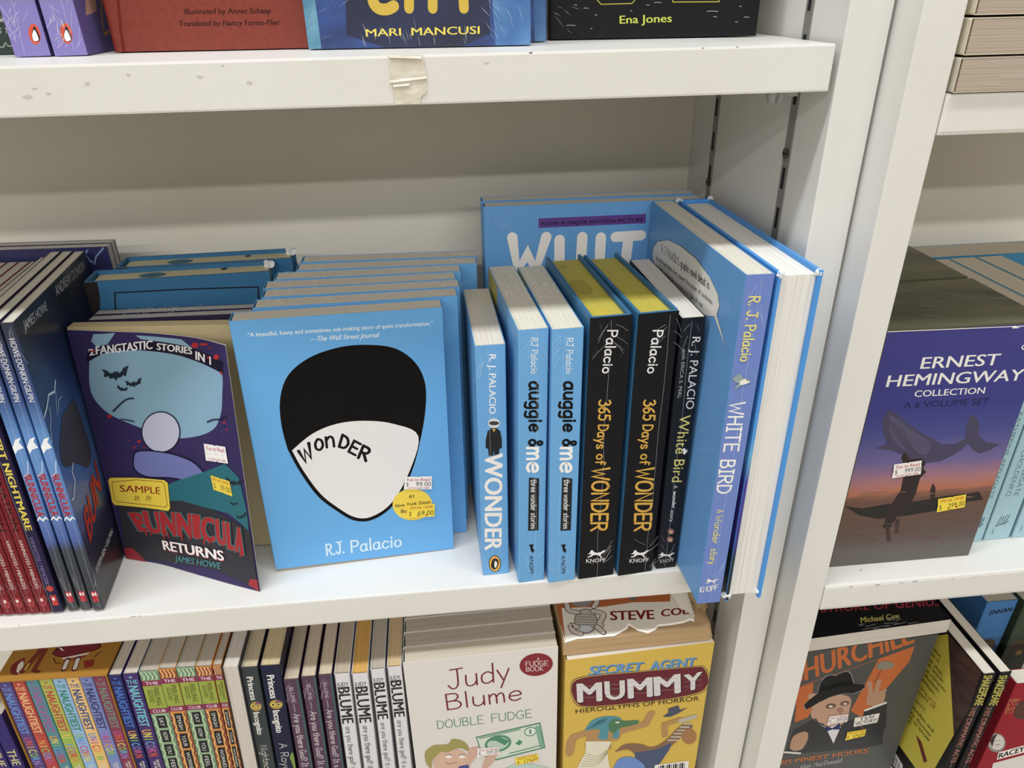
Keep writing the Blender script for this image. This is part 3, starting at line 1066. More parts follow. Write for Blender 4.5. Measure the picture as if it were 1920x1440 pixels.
b5.extra.append(lambda: b5.seam(.42, .02, 8, seed=11))
b5.done()

# tall blue graphic novel with a speech bubble on its side
b6 = Book('paperback_book', 'tall blue book with a white speech bubble on its side, overhanging the shelf edge', CA, (.1656, -.0393, 0),
          (-.9, 1.0, 1.88), .0171, .2505, .180, 'spine', '#5c9ee0', '#d9d5cb')
i = b6.ink('F', (1240, 700, 3))
i.fill('#6b86cf')
i.text('WHITE', (388, 165), (352, 440), (470, 165), '#f0efe9', 'h', .13)
i.text('BIRD', (336, 486), (310, 676), (416, 486), '#f0efe9', 'h', .13)
i.text('A', (314, 768), (313, 784), (352, 768), '#e6da72', 'h', .13)
i.text('Wonder', (308, 800), (284, 958), (346, 800), '#e6da72', 'h', .13)
i.text('story', (280, 986), (268, 1074), (318, 986), '#e6da72', 'h', .13)
hound(i, 248, 318, 1154, 1182, '#eceae6')
i.text('KNOPF', (216, 1232), (314, 1218), (218, 1202), '#eceae6', 'h', .12)
i = b6.ink('F', (1200, 340, 3.428))
i.e = 4e-4
i.text('R. J. Palacio', (702, 738), (642, 1155), (772, 738), '#e8dc70', 'h', .14)
i.poly([(592, 1262), (640, 1232), (660, 1262), (690, 1268), (712, 1288), (680, 1300), (640, 1312), (606, 1340), (612, 1316), (636, 1296), (610, 1290)], '#8fa6a8')
i.poly([(640, 1282), (672, 1268), (706, 1286), (680, 1300), (640, 1308)], '#eeece4')
i.ell((688, 1279), 4, 4, '#b8342a', 8)
l = b6.ink('L', (1200, 340, 3.428))
bub = [(80, 480), (85, 425), (112, 388), (180, 378), (260, 415), (360, 498), (450, 620), (500, 725), (510, 800), (492, 858), (552, 1072), (478, 868), (440, 866), (395, 850), (280, 762), (150, 662), (96, 560)]
l.poly([(x + (-3 if x < 250 else 3), y + (-3 if y < 600 else 3)) for x, y in bub], '#2b2b33')
l.poly(bub, '#e4e3de')
l.text('R. J. PALACIO’S graphic novel debut is', (140, 455), (446, 694), (138, 405), '#2a2a2c', 'h', .1)
l.text('an unforgettable story about the power of kindness', (106, 500), (468, 792), (104, 470), '#2a2a2c', 'h', .1)
l.text('and unrelenting courage in a time of war.', (134, 580), (412, 818), (132, 548), '#2a2a2c', 'h', .1)
b6.extra.append(lambda: b6.seam(.52, .02, seed=13))
b6.done()

# hardcover standing with its page edges to the front
LM = ramp_mat('night_meadow_cover', [(0, '#20262a'), (.16, '#222c2c'), (.2, '#3d2f86'), (.42, '#4a37a0'), (.5, '#5cb0dc'), (.56, '#3f97e6'), (1, '#3b93e4')], 2, 0, .2515)
b7 = Book('hardcover_book', 'bright blue hardcover with white page edges to the front, against the side panel', CA, (.1870, -.0384, 0),
          (-.7, .45, 1.9), .0272, .2515, .178, 'fore', '#3f97e6', '#e9e7e2', True)
for _k, _w in (('F', .0021), ('L', .177)):
    i = b7.ink(_k)
    i.raw([(.0001, .001), (_w, .001), (_w, .2505), (.0001, .2505)], [(0, 1, 2, 3)], LM)
b7.extra.append(lambda: b7.knot([(.001, .176, .251), (.0265, .177, .251), (.002, .001, .250), (.026, .002, .2495)], .0026))
b7.extra.append(lambda: b7.knot([(.001, .002, .004), (.0262, .003, .004)], .0036, 8))
b7.done()

# two face-out copies at the back
WB = 'blue face-out books at the back right corner'


def big_letters(b):
    i = b.ink('F', (840, 340, 3.692))
    i.poly([(625, 257), (1370, 225), (1368, 290), (628, 323)], '#5f3f92')
    i.text('NOW A MAJOR MOTION PICTURE', (650, 308), (1350, 278), (649, 280), '#1d1626', 'b')
    lw = .0085
    c = '#eceae8'
    for st in ([(445, 388), (482, 610), (550, 500), (608, 610), (680, 385)], [(772, 405), (770, 700)], [(930, 385), (912, 700)], [(770, 640), (916, 632)],
               [(1058, 388), (1042, 700)], [(1160, 385), (1335, 374)], [(1250, 380), (1212, 700)], [(1440, 385), (1410, 700)], [(1440, 385), (1560, 378)], [(1430, 520), (1530, 512)]):
        i.stroke(st, lw, c)


b8 = Book('paperback_book', 'large light blue book at the back, purple band and big white letters on its cover', CA, (.0292, .1490, 0),
          (-.2, .3, -.6), .174, .2500, .0125, 'face', '#5b9fe0', '#cfcbc2', group=WB)
big_letters(b8)
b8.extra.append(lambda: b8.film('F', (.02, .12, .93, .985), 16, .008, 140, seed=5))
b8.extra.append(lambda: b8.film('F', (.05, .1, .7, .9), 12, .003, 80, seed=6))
b8.done()
copy_tree(b8.root, (.0285, .1670, 0), (0, .3, -.3), 'second large light blue book, behind the one with the purple band', WB)

# ------------------------------------------------------------------ left end of the middle shelf
NV = ramp_mat('stormy_sky_spine', [(0, '#31353d'), (.27, '#3a4252'), (.3, '#4560a8'), (.48, '#5b8cd0'), (.68, '#5a93d6'), (.8, '#31508f'), (1, '#2a3048')], 2, 0, .2288, noise=.012)
BN = 'stormy blue graphic novels with red titles, spines out'
LH = .2288


def down(i, s, x0, x1, va, vb, col, font='b', lw=.16):
    i.text(s, (x0, va), (x0, vb), (x1, va), col, font, lw)


s1 = Book('paperback_book', 'stormy blue spine ending the left row, its dark cover facing right', CA, (-.2760, .0071, 0), (-.6, 2.22, 6.61),
          .0071, LH, .1457, 'spine', NV, '#c9c4ba', group=BN)


def storm_spine(b):
    i = b.ink('F', uv=True)
    down(i, 'HOWE·DONKIN·GILPIN', .28, .78, .955, .765, '#d8dadf', 'b')
    i.poly([(.05, .62), (.5, .645), (.98, .65), (.7, .635), (.95, .615), (.4, .61), (.1, .597)], '#f2f6fb')
    down(i, 'BUNNICULA', .15, .85, .525, .375, '#b3202b', 'x')
    i.stroke([(0, .362), (.3, .372), (.5, .36), (.8, .37), (1, .362)], .0011, '#eef4fb')
    i.stroke([(.15, .52), (.6, .53), (.9, .57)], .0005, '#cfe2f6')
    i.poly([(.28, .035), (.82, .035), (.82, .078), (.28, .078)], '#c2233a')
    i.poly([(.34, .06), (.52, .06), (.52, .072), (.34, .072)], '#f1e9e6')
    i.poly([(.6, .06), (.76, .06), (.76, .072), (.6, .072)], '#f1e9e6')


storm_spine(s1)
r = s1.ink('R', uv=True)
r.raw([(.001, 0), (.1447, 0), (.1447, LH), (.001, LH)], [(0, 1, 2, 3)],
      ramp_mat('stormy_sky_cover', [(0, '#2a2c32'), (.18, '#23242e'), (.3, '#262b4a'), (.45, '#4a70b2'), (.6, '#4674b8'), (.8, '#27447c'), (1, '#262e3c')], 2, 0, LH, noise=.03))
r = s1.ink('R', (0, 440, 4))
r.e = 2e-4
r.text('JAMES HOWE', (184, 726), (356, 566), (166, 648), '#c9ccd2', 'b')
r.text('ANDREW DONKIN', (424, 466), (638, 262), (404, 382), '#b9bdc6', 'b')
r = s1.ink('R', (0, 580, 4.5))
r.e = 4e-4
r.stroke([(462, 600), (455, 695), (405, 722), (392, 820), (366, 915)], .0016, '#cfe0f4')
r.stroke([(412, 830), (425, 920), (420, 1010), (436, 1130), (350, 1210)], .0007, '#cfe0f4')
r.stroke([(465, 700), (470, 800), (480, 900)], .0007, '#a9c6ea')
r.stroke([(515, 735), (485, 770), (490, 850)], .0007, '#a9c6ea')
r.poly([(520, 900), (600, 780), (640, 800), (760, 1180), (740, 1330), (640, 1300), (540, 1330), (500, 1180)], '#4a4a54', True)
r = s1.ink('R', (0, 860, 4.8))
r.e = 6e-4
r.stroke([(650, 40), (640, 120), (668, 200), (655, 355), (640, 372)], .0012, '#dfeaf7')
r.text('BUN', (806, 768), (905, 270), (740, 480), '#c03324', 'x')
r.text('STEPHEN GILPIN', (868, 1030), (1010, 665), (850, 985), '#d0d0d4', 'b')
s1.extra.append(lambda: s1.seam(.75, .05, 10, seed=21))
s1.done()
s2 = Book('paperback_book', 'stormy blue spine second from the dark cover that ends the row', CA, (-.2853, .0085, 0), (-.6, 2.22, 6.61),
          .0071, LH, .1457, 'spine', NV, '#c9c4ba', group=BN)
storm_spine(s2)
s2.extra.append(lambda: s2.seam(.6, .05, 10, seed=22))
s2.done()
copy_tree(s2.root, (-.2946, .0090, 0), (-.6, 2.25, 6.61), 'stormy blue spine next to the dark purple one', BN)

s4 = Book('paperback_book', 'dark purple spine with yellow capitals, between red and stormy blue spines', CA, (-.3058, .0085, 0), (-.6, 2.3, 5.6),
          .0078, .2250, .1457, 'spine', '#2b2446', '#c5bfb4')
i = s4.ink('F', uv=True)
down(i, 'DESERT NIGHTMARE', .25, .8, .74, .335, '#e3cf3a', 'x')
down(i, 'VANNOTES / MENEZES', .3, .62, .31, .12, '#8d78b8', 'r')
i.poly([(.3, .028), (.78, .028), (.78, .072), (.3, .072)], '#c5382f')
i.ell((.52, .1), .3, .012, '#c5382f', 14)
i.poly([(.4, .05), (.62, .05), (.62, .062), (.4, .062)], '#f1e9e6')
s4.extra.append(lambda: s4.seam(.2, .05, 10, seed=23))
s4.done()
RD = 'red spines at the left end of the row'
s5 = Book('paperback_book', 'first of the red spines, next to the dark purple one', CA, (-.3142, .0088, 0), (-.6, 2.3, 5.4),
          .0077, .2220, .1457, 'spine', '#7d1f28', '#bfb9ae', group=RD)
i = s5.ink('F', uv=True)
down(i, 'ABOMINATION', .25, .8, .68, .34, '#3b161c', 'b')
down(i, 'VANNOTES / MENEZES', .36, .68, .305, .105, '#d9c3bd', 'b')
i.poly([(.3, .028), (.78, .028), (.78, .07), (.3, .07)], '#a32a33')
i.poly([(.4, .05), (.62, .05), (.62, .062), (.4, .062)], '#e9d9d2')
s5.extra.append(lambda: s5.seam(.5, .05, 10, seed=24))
s5.done()
for k, lab in enumerate(('second red spine counted from the dark purple one', 'third red spine counted from the dark purple one', 'fourth red spine counted from the dark purple one',
                         'fifth red spine, the outermost of the row')):
    copy_tree(s5.root, (-.3229 - .0087 * k, .0092 + .0004 * k, 0), (-.6, 2.3, 5.4), lab, RD)

# two copies standing face out behind the spines
bb = Book('paperback_book', 'blue graphic novel standing face out behind the row of spines', CA, (-.3965, .1615, 0), (-.3, 1.0, .6), .1290, LH, .0090, 'face',
          ramp_mat('stormy_sky_front', [(0, '#15171d'), (.4, '#26406f'), (.75, '#244a8a'), (.97, '#2b3f86'), (1, '#272a5e')], 2, 0, LH, noise=.05), '#c4c0b8', group='stormy blue copies at the back')
r = bb.ink('F', (0, 440, 8))
r.poly([(1280, 240), (1330, 215), (1300, 300), (1360, 380), (1420, 410), (1360, 430), (1290, 330)], '#6f86bb')
r.stroke([(1550, 200), (1500, 260), (1440, 330), (1420, 440)], .0012, '#7c93c6')
bb.done()
copy_tree(bb.root, (-.3975, .1722, 0), (-.3, 1.0, .4), 'rear blue graphic novel, only its page tops showing along the back panel', 'stormy blue copies at the back')

# pair of hardcovers face out
HD = 'blue hardcovers with yellowish page tops, face out'
d1 = Book('hardcover_book', 'front blue hardcover with a thin black frame drawn on its cover', CA, (-.2655, .1105, 0), (0, .6, 3.7), .1305, .2174, .0268, 'face',
          '#2c6c9a', page_mat('#c4bc9a', 1), True, HD)
i = d1.ink('F', (100, 440, 3.4286))
i.poly([(150, 292), (278, 288), (300, 400), (300, 620), (168, 640)], '#2a2526')
i.stroke([(402, 620), (396, 374), (860, 350), (1316, 336), (1332, 620)], .0011, '#1c2430')
t = d1.ink('T')
t.e = -.0029
t.isuv, t.size = True, (.1305, .0268)
t.ell((.33, .62), .075, .2, '#3c6a78', 16)
t.ell((.72, .8), .02, .1, '#39474a', 10)
d1.extra.append(lambda: d1.knot([(.127, .022, .2155)], .0042, 5))
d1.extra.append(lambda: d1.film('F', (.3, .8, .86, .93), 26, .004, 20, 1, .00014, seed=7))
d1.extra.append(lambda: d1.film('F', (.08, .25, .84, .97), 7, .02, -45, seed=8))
d1.done()
copy_tree(d1.root, (-.2540, .1402, 0), (0, .6, 3.4), 'rear blue hardcover, further right and nearer the back panel', HD)

# wrapped copies behind the opened sample
BK = 'thin wrapped copies behind the sample book'
k1 = Book('paperback_book', 'grey page-top strip of a wrapped paperback right behind the sample copy', CA, (-.2595, .0835, 0), (-1.6, .2, -1.0), .118, .1975, .0092, 'face', '#2a2344', '#b9b6b2', group=BK)
k1.extra.append(lambda: k1.film('T', (.2, .7, .1, .9), 24, .004, 10, .8, .00014, seed=9))
k1.done()
copy_tree(k1.root, (-.2595, .0940, 0), (-1.6, .2, -1.2), 'second wrapped paperback behind the sample copy, in front of the blue hardcovers', BK)


# the sample copy: page block with its cover curling towards the front
class CurlFrame(Frame):
    B = [(-.2742, .0660), (-.2440, .0554), (-.2153, .0416), (-.1830, .0259), (-.1573, .0143)]
    Tt = [(-.2660, .0750), (-.2365, .0681), (-.2058, .0611), (-.1721, .0485), (-.1487, .0335)]
    H, W = .1975, .128

    def __init__(self, M):
        self.M = M
        self.Mi = M.inverted()

    @staticmethod
    def curve(c, s):
        s = min(max(s, -.02), 1.02) * (len(c) - 1)
        k = min(max(int(s), 0), len(c) - 2)
        q = [c[0]] + c + [c[-1]]
        a, b, d, e = q[k:k + 4]
        t = s - k
        return [0.5 * (2 * b[j] + (d[j] - a[j]) * t + (2 * a[j] - 5 * b[j] + 4 * d[j] - e[j]) * t * t + (-a[j] + 3 * b[j] - 3 * d[j] + e[j]) * t ** 3) for j in (0, 1)]

    def world(self, u, v, e=0):
        s = u / self.W
        f = v / self.H
        a, b = self.curve(self.B, s), self.curve(self.Tt, s)
        p = Vector((a[0] + (b[0] - a[0]) * f, a[1] + (b[1] - a[1]) * f, v + .0004))
        d = self.curve(self.B, s + .01), self.curve(self.B, s - .01)
        t = Vector((d[0][0] - d[1][0], d[0][1] - d[1][1], 0)).normalized()
        return p + Vector((t.y, -t.x, 0)) * e

    def P(self, u, v, e):
        return self.Mi @ self.world(u, v, e)

    def uv(self, px):
        def pr(u, v):
            d = self.world(u, v) - CAM_C
            z = d.dot(CAM_F)
            return 960 + FPX * d.dot(CAM_R) / z - px[0], 720 - FPX * d.dot(CAM_U) / z - px[1]
        u, v = self.W / 2, self.H / 2
        for _ in range(25):
            a = pr(u, v)
            h = 1e-5
            b, c = pr(u + h, v), pr(u, v + h)
            j = ((b[0] - a[0]) / h, (c[0] - a[0]) / h, (b[1] - a[1]) / h, (c[1] - a[1]) / h)
            det = j[0] * j[3] - j[1] * j[2]
            u -= (a[0] * j[3] - a[1] * j[1]) / det
            v -= (j[0] * a[1] - j[2] * a[0]) / det
            u, v = min(max(u, -.004), self.W + .004), min(max(v, -.004), self.H + .004)
        return (min(max(u, .0002), self.W - .0002), min(max(v, .0002), self.H - .0002))


sr = empty('paperback_book', (-.2730, .0690, .0004), (-2.3, 1.9, -1.0))
tag(sr, 'opened sample paperback, dark purple cover curling forward, yellow SAMPLE sticker', CA)
Ms = Matrix.Translation(sr.location) @ sr.rotation_euler.to_matrix().to_4x4()
cf = CurlFrame(Ms)
bm = bmesh.new()
box(bm, 0, .118, .0006, .0102, .0048, .1985)
link('page_block', bm, page_mat('#d9c79d', 1), sr)
bm = bmesh.new()
box(bm, 0, .118, .0104, .0108, .0048, .1985)
box(bm, -.0006, -.0001, .0006, .0108, .0048, .1985)
link('back_cover', bm, ink_mat('#2a2344'), sr)
ik = Ink(cf, (100, 580, 2.667), True, False, (cf.W, cf.H))
ik.e = 2e-5
CR = ik.crop
ik.fill('#372c5e')
ik.poly([(180, 260), (185, 400), (230, 480), (310, 540), (430, 590), (560, 640), (690, 640), (800, 600), (838, 520), (845, 420), (842, 320), (780, 285), (600, 225), (400, 205), (270, 215)], '#7fa9c4', True)
ik.poly([(200, 125), (310, 118), (270, 175), (215, 185), (190, 160)], '#7fa9c4')
ik.poly([(410, 130), (640, 150), (690, 190), (560, 165), (440, 150)], '#7fa9c4')
ik.poly([(165, 265), (170, 222), (260, 185), (400, 165), (560, 165), (700, 195), (850, 262), (850, 325), (760, 278), (600, 222), (430, 200), (280, 205)], '#1d1a2e')
for s_, a, b_, c in (('2', (182, 232), (209, 228), (174, 198)), ('FANGTASTIC', (214, 226), (496, 198), (212, 182)), ('STORIES', (518, 202), (694, 226), (518, 166)), ('IN 1', (712, 250), (788, 278), (712, 206))):
    ik.text(s_, a, b_, c, '#e4e2e6', 'x')
RED = '#b3242c'
for (x, y, rx, ry) in ((708, 180, 18, 14), (752, 175, 22, 6), (815, 238, 14, 14), (783, 190, 5, 4), (775, 240, 6, 7), (282, 534, 12, 9), (840, 318, 6, 8), (855, 565, 7, 6), (868, 600, 5, 5), (196, 208, 16, 4),
                       (430, 660, 10, 7), (405, 690, 5, 7), (455, 690, 5, 4), (380, 655, 4, 3), (760, 905, 7, 12), (745, 990, 9, 12), (690, 1000, 6, 8), (830, 960, 5, 9), (660, 960, 4, 6), (520, 1120, 6, 9), (760, 1040, 5, 6), (930, 1300, 7, 10)):
    ik.ell((x, y), rx, ry, RED, 9)


def bat(cx, cy, s_, tilt=0):
    p = [(-1, -.35), (-.62, -.2), (-.4, .0), (-.18, -.02), (-.1, -.15), (0, -.05), (.12, -.18), (.2, .02), (.42, -.1), (.55, -.35), (.95, -.5), (.8, -.1), (.72, .25), (.5, .18), (.3, .35), (.15, .3), (0, .55), (-.15, .32), (-.4, .4), (-.55, .2), (-.85, .25), (-.82, -.05)]
    ik.poly([(cx + s_ * (x * math.cos(tilt) - y * math.sin(tilt)), cy + s_ * (x * math.sin(tilt) + y * math.cos(tilt))) for x, y in p], '#23303c')


bat(314, 318, 70, -.05)
bat(404, 366, 44, -.1)
bat(346, 394, 30, .35)
ik.ell((540, 612), 98, 104, '#20203a', 30)
ik.ell((540, 612), 92, 98, '#b9bcd6', 30)
ik.poly([(400, 740), (420, 705), (520, 705), (640, 730), (740, 790), (860, 985), (740, 900), (620, 850), (470, 840), (405, 800)], '#20203a', True)
ik.poly([(406, 745), (424, 712), (520, 712), (636, 737), (734, 795), (840, 965), (738, 890), (620, 842), (472, 832), (412, 796)], '#6d76b4', True)
ik.stroke([(302, 508), (340, 470), (372, 448), (402, 444)], .0013, '#2b3848', True)
ik.stroke([(340, 548), (370, 552), (405, 560)], .0011, '#2b3848')
ik.stroke([(772, 562), (800, 550), (840, 548), (870, 530)], .0011, '#22233c')
ik.poly([(330, 960), (360, 900), (560, 880), (700, 830), (860, 770), (930, 840), (968, 1000), (980, 1110), (880, 1020), (640, 960), (450, 1010)], '#1f6a78')
ik.poly([(330, 985), (480, 960), (640, 955), (800, 1000), (985, 1110), (1005, 1250), (1028, 1405), (960, 1365), (800, 1295), (600, 1265), (370, 1250), (350, 1120)], '#34333b')
bat(905, 860, 44, .25)
bat(905, 968, 22, .2)
bat(945, 1030, 30, -.3)
ik.poly([(355, 1190), (400, 1192), (470, 1262), (372, 1252)], '#a32733')
ik.poly([(985, 1345), (1022, 1350), (1030, 1408), (978, 1375)], '#a32733')
TE, RT = '#2f6f70', '#a8242c'
for ch, a, b_, c in (('B', (436, 1106), (496, 1108), (378, 1010)), ('U', (478, 1112), (552, 1118), (450, 1000)), ('N', (552, 1124), (622, 1130), (540, 1002)), ('N', (630, 1130), (700, 1136), (622, 1008)),
                     ('I', (712, 1138), (736, 1142), (706, 1015)), ('C', (750, 1150), (812, 1160), (744, 1025)), ('U', (826, 1165), (872, 1180), (818, 1035)), ('L', (880, 1190), (910, 1200), (872, 1052)), ('A', (918, 1204), (956, 1226), (914, 1068))):
    for ox, oy, col in ((-8, -5, TE), (8, 5, TE), (-8, 5, TE), (8, -5, TE), (-4, 0, RT), (4, 0, RT), (0, 3, RT), (0, -3, RT)):
        ik.text(ch, (a[0] + ox, a[1] + oy), (b_[0] + ox, b_[1] + oy), (c[0] + ox, c[1] + oy), col, 'x')
for x, y, l in ((470, 1105, 30), (492, 1108, 22), (560, 1122, 34), (580, 1122, 20), (650, 1130, 30), (690, 1135, 18), (760, 1150, 30), (786, 1152, 18), (940, 1215, 26)):
    ik.stroke([(x, y - 10), (x + 2, y + l * .6)], .0012, RT)
ik.text('RETURNS', (562, 1200), (862, 1256), (552, 1148), '#b32c4c', 'x')
ik.text('RETURNS', (560, 1196), (860, 1252), (550, 1146), '#eceaea', 'x')
ik.text('JAMES HOWE', (616, 1254), (842, 1292), (618, 1222), '#3f8f98', 'b')


def curl_mesh(name, ik, thick, parent, base=None):
    bm = bmesh.new()
    mats = []
    n = 40
    if base:
        mats.append(base)
        for sgn in (-.0003, -.0003 - thick):
            g = [[bm.verts.new(cf.P(cf.W * a / n, cf.H * b_ / 8, sgn)) for b_ in range(9)] for a in range(n + 1)]
            for a in range(n):
                for b_ in range(8):
                    bm.faces.new([g[a][b_], g[a + 1][b_], g[a + 1][b_ + 1], g[a][b_ + 1]])
    for vs, fs, mt, e in ik.items:
        if mt not in mats:
            mats.append(mt)
        mi = mats.index(mt)
        t = bmesh.new()
        nv = [t.verts.new((u, v, 0)) for u, v in vs]
        for f in fs:
            try:
                t.faces.new([nv[i] for i in f])
            except ValueError:
                pass
        lo, hi = min(v[0] for v in vs), max(v[0] for v in vs)
        for k in range(1, n):
            x = cf.W * k / n
            if lo < x < hi:
                bmesh.ops.bisect_plane(t, geom=t.verts[:] + t.edges[:] + t.faces[:], plane_co=(x, 0, 0), plane_no=(1, 0, 0), dist=1e-7)
        lo, hi = min(v[1] for v in vs), max(v[1] for v in vs)
        for k in range(1, 12):
            y = cf.H * k / 12
            if lo < y < hi:
                bmesh.ops.bisect_plane(t, geom=t.verts[:] + t.edges[:] + t.faces[:], plane_co=(0, y, 0), plane_no=(0, 1, 0), dist=1e-7)
        mp = {v: bm.verts.new(cf.P(v.co.x, v.co.y, e)) for v in t.verts}
        for f in t.faces:
            try:
                g = bm.faces.new([mp[v] for v in f.verts])
                g.material_index = mi
            except ValueError:
                pass
        t.free()
    return link(name, bm, mats, parent)


curl_mesh('front_cover', ik, .0004, sr, ink_mat('#d9d4c8', False))
ik = Ink(cf, CR, False)
ik.e = 1.2e-3
ik.poly([(280, 850), (290, 838), (420, 838), (560, 850), (578, 864), (590, 990), (580, 1004), (440, 985), (312, 974), (300, 960)], '#e6cc12')
fr = [(304, 858), (420, 848), (548, 858), (562, 872), (576, 975), (566, 984), (440, 970), (322, 958), (312, 945), (298, 868), (304, 858)]
ik.stroke(fr, .0005, '#7a1f18')
ik.text('SAMPLE', (338, 908), (542, 920), (336, 872), '#8c2018', 'b')
for cx in (424, 482):
    for st in ([(-14, -8), (14, -6)], [(-6, -16), (-7, 14)], [(-6, 0), (-15, 8)], [(2, -14), (0, 12)], [(2, 2), (14, 0)], [(4, -6), (12, 14)]):
        ik.stroke([(cx + a, 940 + b_) for a, b_ in st], .0003, '#4a3210')
ik.e = 1.2e-3
q = curl_mesh('sample_sticker', ik, 0, sr)
q['label'] = 'yellow SAMPLE sticker'
for (quad, price, yel) in (([(757, 668), (864, 684), (878, 768), (768, 752)], '', False), ([(790, 826), (885, 856), (900, 932), (806, 898)], '39.00', True)):
    ik = Ink(cf, CR, False)
    ik.e = 1.0e-3
    tl, tr, br, bl = quad

    def at(x, y):
        return tuple(tl[j] * (1 - x) * (1 - y) + tr[j] * x * (1 - y) + br[j] * x * y + bl[j] * (1 - x) * y for j in (0, 1))
    ik.poly([at(0, 0), at(.46, 0), at(.5, .06), at(.54, 0), at(1, 0), at(1, 1), at(.54, 1), at(.5, .94), at(.46, 1), at(0, 1)], '#e6cc12' if yel else '#ecebec')
    if yel:
        ik.text('SPECIAL OFFER', at(.06, .32), at(.94, .32), at(.06, .1), '#b8321e')
        ik.text('$', at(.08, .82), at(.17, .82), at(.08, .45), '#6a5e28', 'r')
        ik.text(price, at(.4, .82), at(.96, .82), at(.4, .42), '#6a5e28', 'r')
    else:
        ik.text('Fun to Read', at(.1, .36), at(.92, .36), at(.1, .1), '#b8283c')
        ik.text('Tel: 852 2605 2088', at(.12, .93), at(.9, .93), at(.12, .8), '#b8283c')
        for x in (.12, .45, .55, .8):
            ik.stroke([at(x, .55), at(x + .03, .56)], .0003, '#555555')
    q = curl_mesh('price_sticker', ik, 0, sr)
    q['label'] = 'yellow special offer sticker' if yel else 'white price sticker'

# ------------------------------------------------------------------ upper shelf
u = Book('hardcover_book', 'dark green board book at the end of the upper shelf, half hidden by purple spines', CA, (-.3690, .0935, ZU), (0, 0, -3.0), .1245, .185, .015, 'face', '#33403c', '#d5ceb8', True)
i = u.ink('F', (0, 0, 8.348))
i.text('the begui', (-60, 340), (262, 338), (-60, 262), '#c9cbbd', 'h', .12)
i.text('GIANTS TORN', (-330, 516), (330, 516), (-330, 440), '#bfc2b4', 'h', .12)
i.stroke([(-40, 740), (60, 735), (86, 668), (130, 722), (218, 720)], .0007, '#8d9690')
u.done()
PG = 'purple spines with an orange oval emblem on the upper shelf'


def penguin(b, c, ox):
    i = b.ink('F', c)
    i.raw([(0, 0), (b.w, 0), (b.w, b.h), (0, b.h)], [(0, 1, 2, 3)], ramp_mat('lilac_spine', [(0, '#7a6fb6'), (.13, '#7d74ba'), (.16, '#746d92'), (1, '#8b8796')], 2, 0, .198))
    i.ell((540 + ox, 535 - (12 if ox else 0)), 92, 165, '#cf4f33', 26, -12)
    i.poly([(520 + ox, 430), (548 + ox, 420), (600 + ox, 520), (628 + ox, 600), (600 + ox, 650), (530 + ox, 640), (500 + ox, 560)], '#2a2230', True)
    i.poly([(525 + ox, 470), (552 + ox, 480), (600 + ox, 590), (596 + ox, 635), (535 + ox, 640), (505 + ox, 560)], '#efebe8', True)


p1 = Book('paperback_book', 'purple spine with orange oval emblem, beside the dark green book', CA, (-.2365, .0600, ZU), (0, -.6, 2.5), .0192, .198, .128, 'spine', '#5d4f8e', '#cdc7bb', group=PG)
penguin(p1, (0, 0, 8.348), 0)
p1.extra.append(lambda: p1.seam(.35, .05, 16, seed=31))
p1.extra.append(lambda: p1.film('F', (.05, .5, .03, .12), 16, .007, 60, .6, .0003, seed=33))
p1.done()
p2 = Book('paperback_book', 'purple spine with orange oval emblem, beside the red hardcover', CA, (-.2143, .0585, ZU), (0, -.6, 2.0), .0178, .198, .128, 'spine', '#5d4f8e', '#cdc7bb', group=PG)
penguin(p2, (0, 0, 8.348), 500)
r = p2.ink('R', (0, 0, 8.348))
r.poly([(1345, 245), (1335, 0), (1500, 0), (1512, 178)], '#c08a7c')
r.stroke([(1580, 0), (1600, 400), (1640, 535), (1700, 490)], .0016, '#b98a3a')
p2.extra.append(lambda: p2.seam(.62, .05, 16, seed=32))
p2.extra.append(lambda: p2.film('F', (.05, .6, .02, .10), 18, .007, 60, .6, .0003, seed=34))
p2.done()
u = Book('hardcover_book', 'brick red cloth hardcover with black printed credits, face out', CA, (-.1890, .0765, ZU), (-1, 0, -4.2), .1160, .190, .020, 'face',
         mottled_mat('brick_red_cloth', '#73281c', '#7e2e1f', 300, (1, 1, 1), False), '#d9d3c4', True, wrap=False)
i = u.ink('F', (0, 0, 3))
i.text('Illustrated by Annet Schaap', (1038, 80), (1524, 75), (1037, 47), '#2b1512', 'b')
i.text('Translated by Nancy Forest-Flier', (1006, 148), (1576, 140), (1004, 115), '#2b1512', 'b')
i.poly([(690, 300), (672, 180), (655, 0), (672, 0), (690, 180), (708, 300)], '#6e2114')
u.done()
CY = 'dark blue painted covers on the upper shelf'
u = Book('paperback_book', 'dark blue painted cover with yellow capitals, in front of its twin', CA, (-.0725, .0570, ZU), (-1, 0, -6.0), .1290, .198, .0165, 'face',
         mottled_mat('midnight_paint', '#16264f', '#2d4f92', 26, (1, 1, 1.6), True), '#d5cfc3', group=CY)
i = u.ink('F', (560, 0, 3.84))
i.raw([(.0, .0), (.0075, 0), (.0065, .2 - .003), (0, .197)], [(0, 1, 2, 3)], mottled_mat('teal_paint', '#3f7592', '#6a9cb4', 60))
i.poly([(1395, 0), (1418, 340), (1690, 335), (1680, 0)], mottled_mat('haze_paint', '#34609a', '#5585b4', 45))
i.poly([(330, -300), (345, 250), (620, 345), (1180, 340), (1380, 240), (1360, -300)], mottled_mat('ink_paint', '#10162c', '#1a2448', 30))
i.text('MARI', (484, 264), (738, 256), (481, 206), '#e0cd3a', 'b')
i.text('MANCUSI', (812, 256), (1303, 244), (810, 196), '#e0cd3a', 'b')
i.stroke([(690, -120), (600, -140), (536, -60), (540, 20), (580, 62), (640, 66), (692, 40)], .006, '#c9a92c', True)
for x, y in ((795, -150), (965, -150), (1190, -40)):
    i.stroke([(x - (y + 190) * .04, y), (x, 60)], .0055, '#c9a92c')
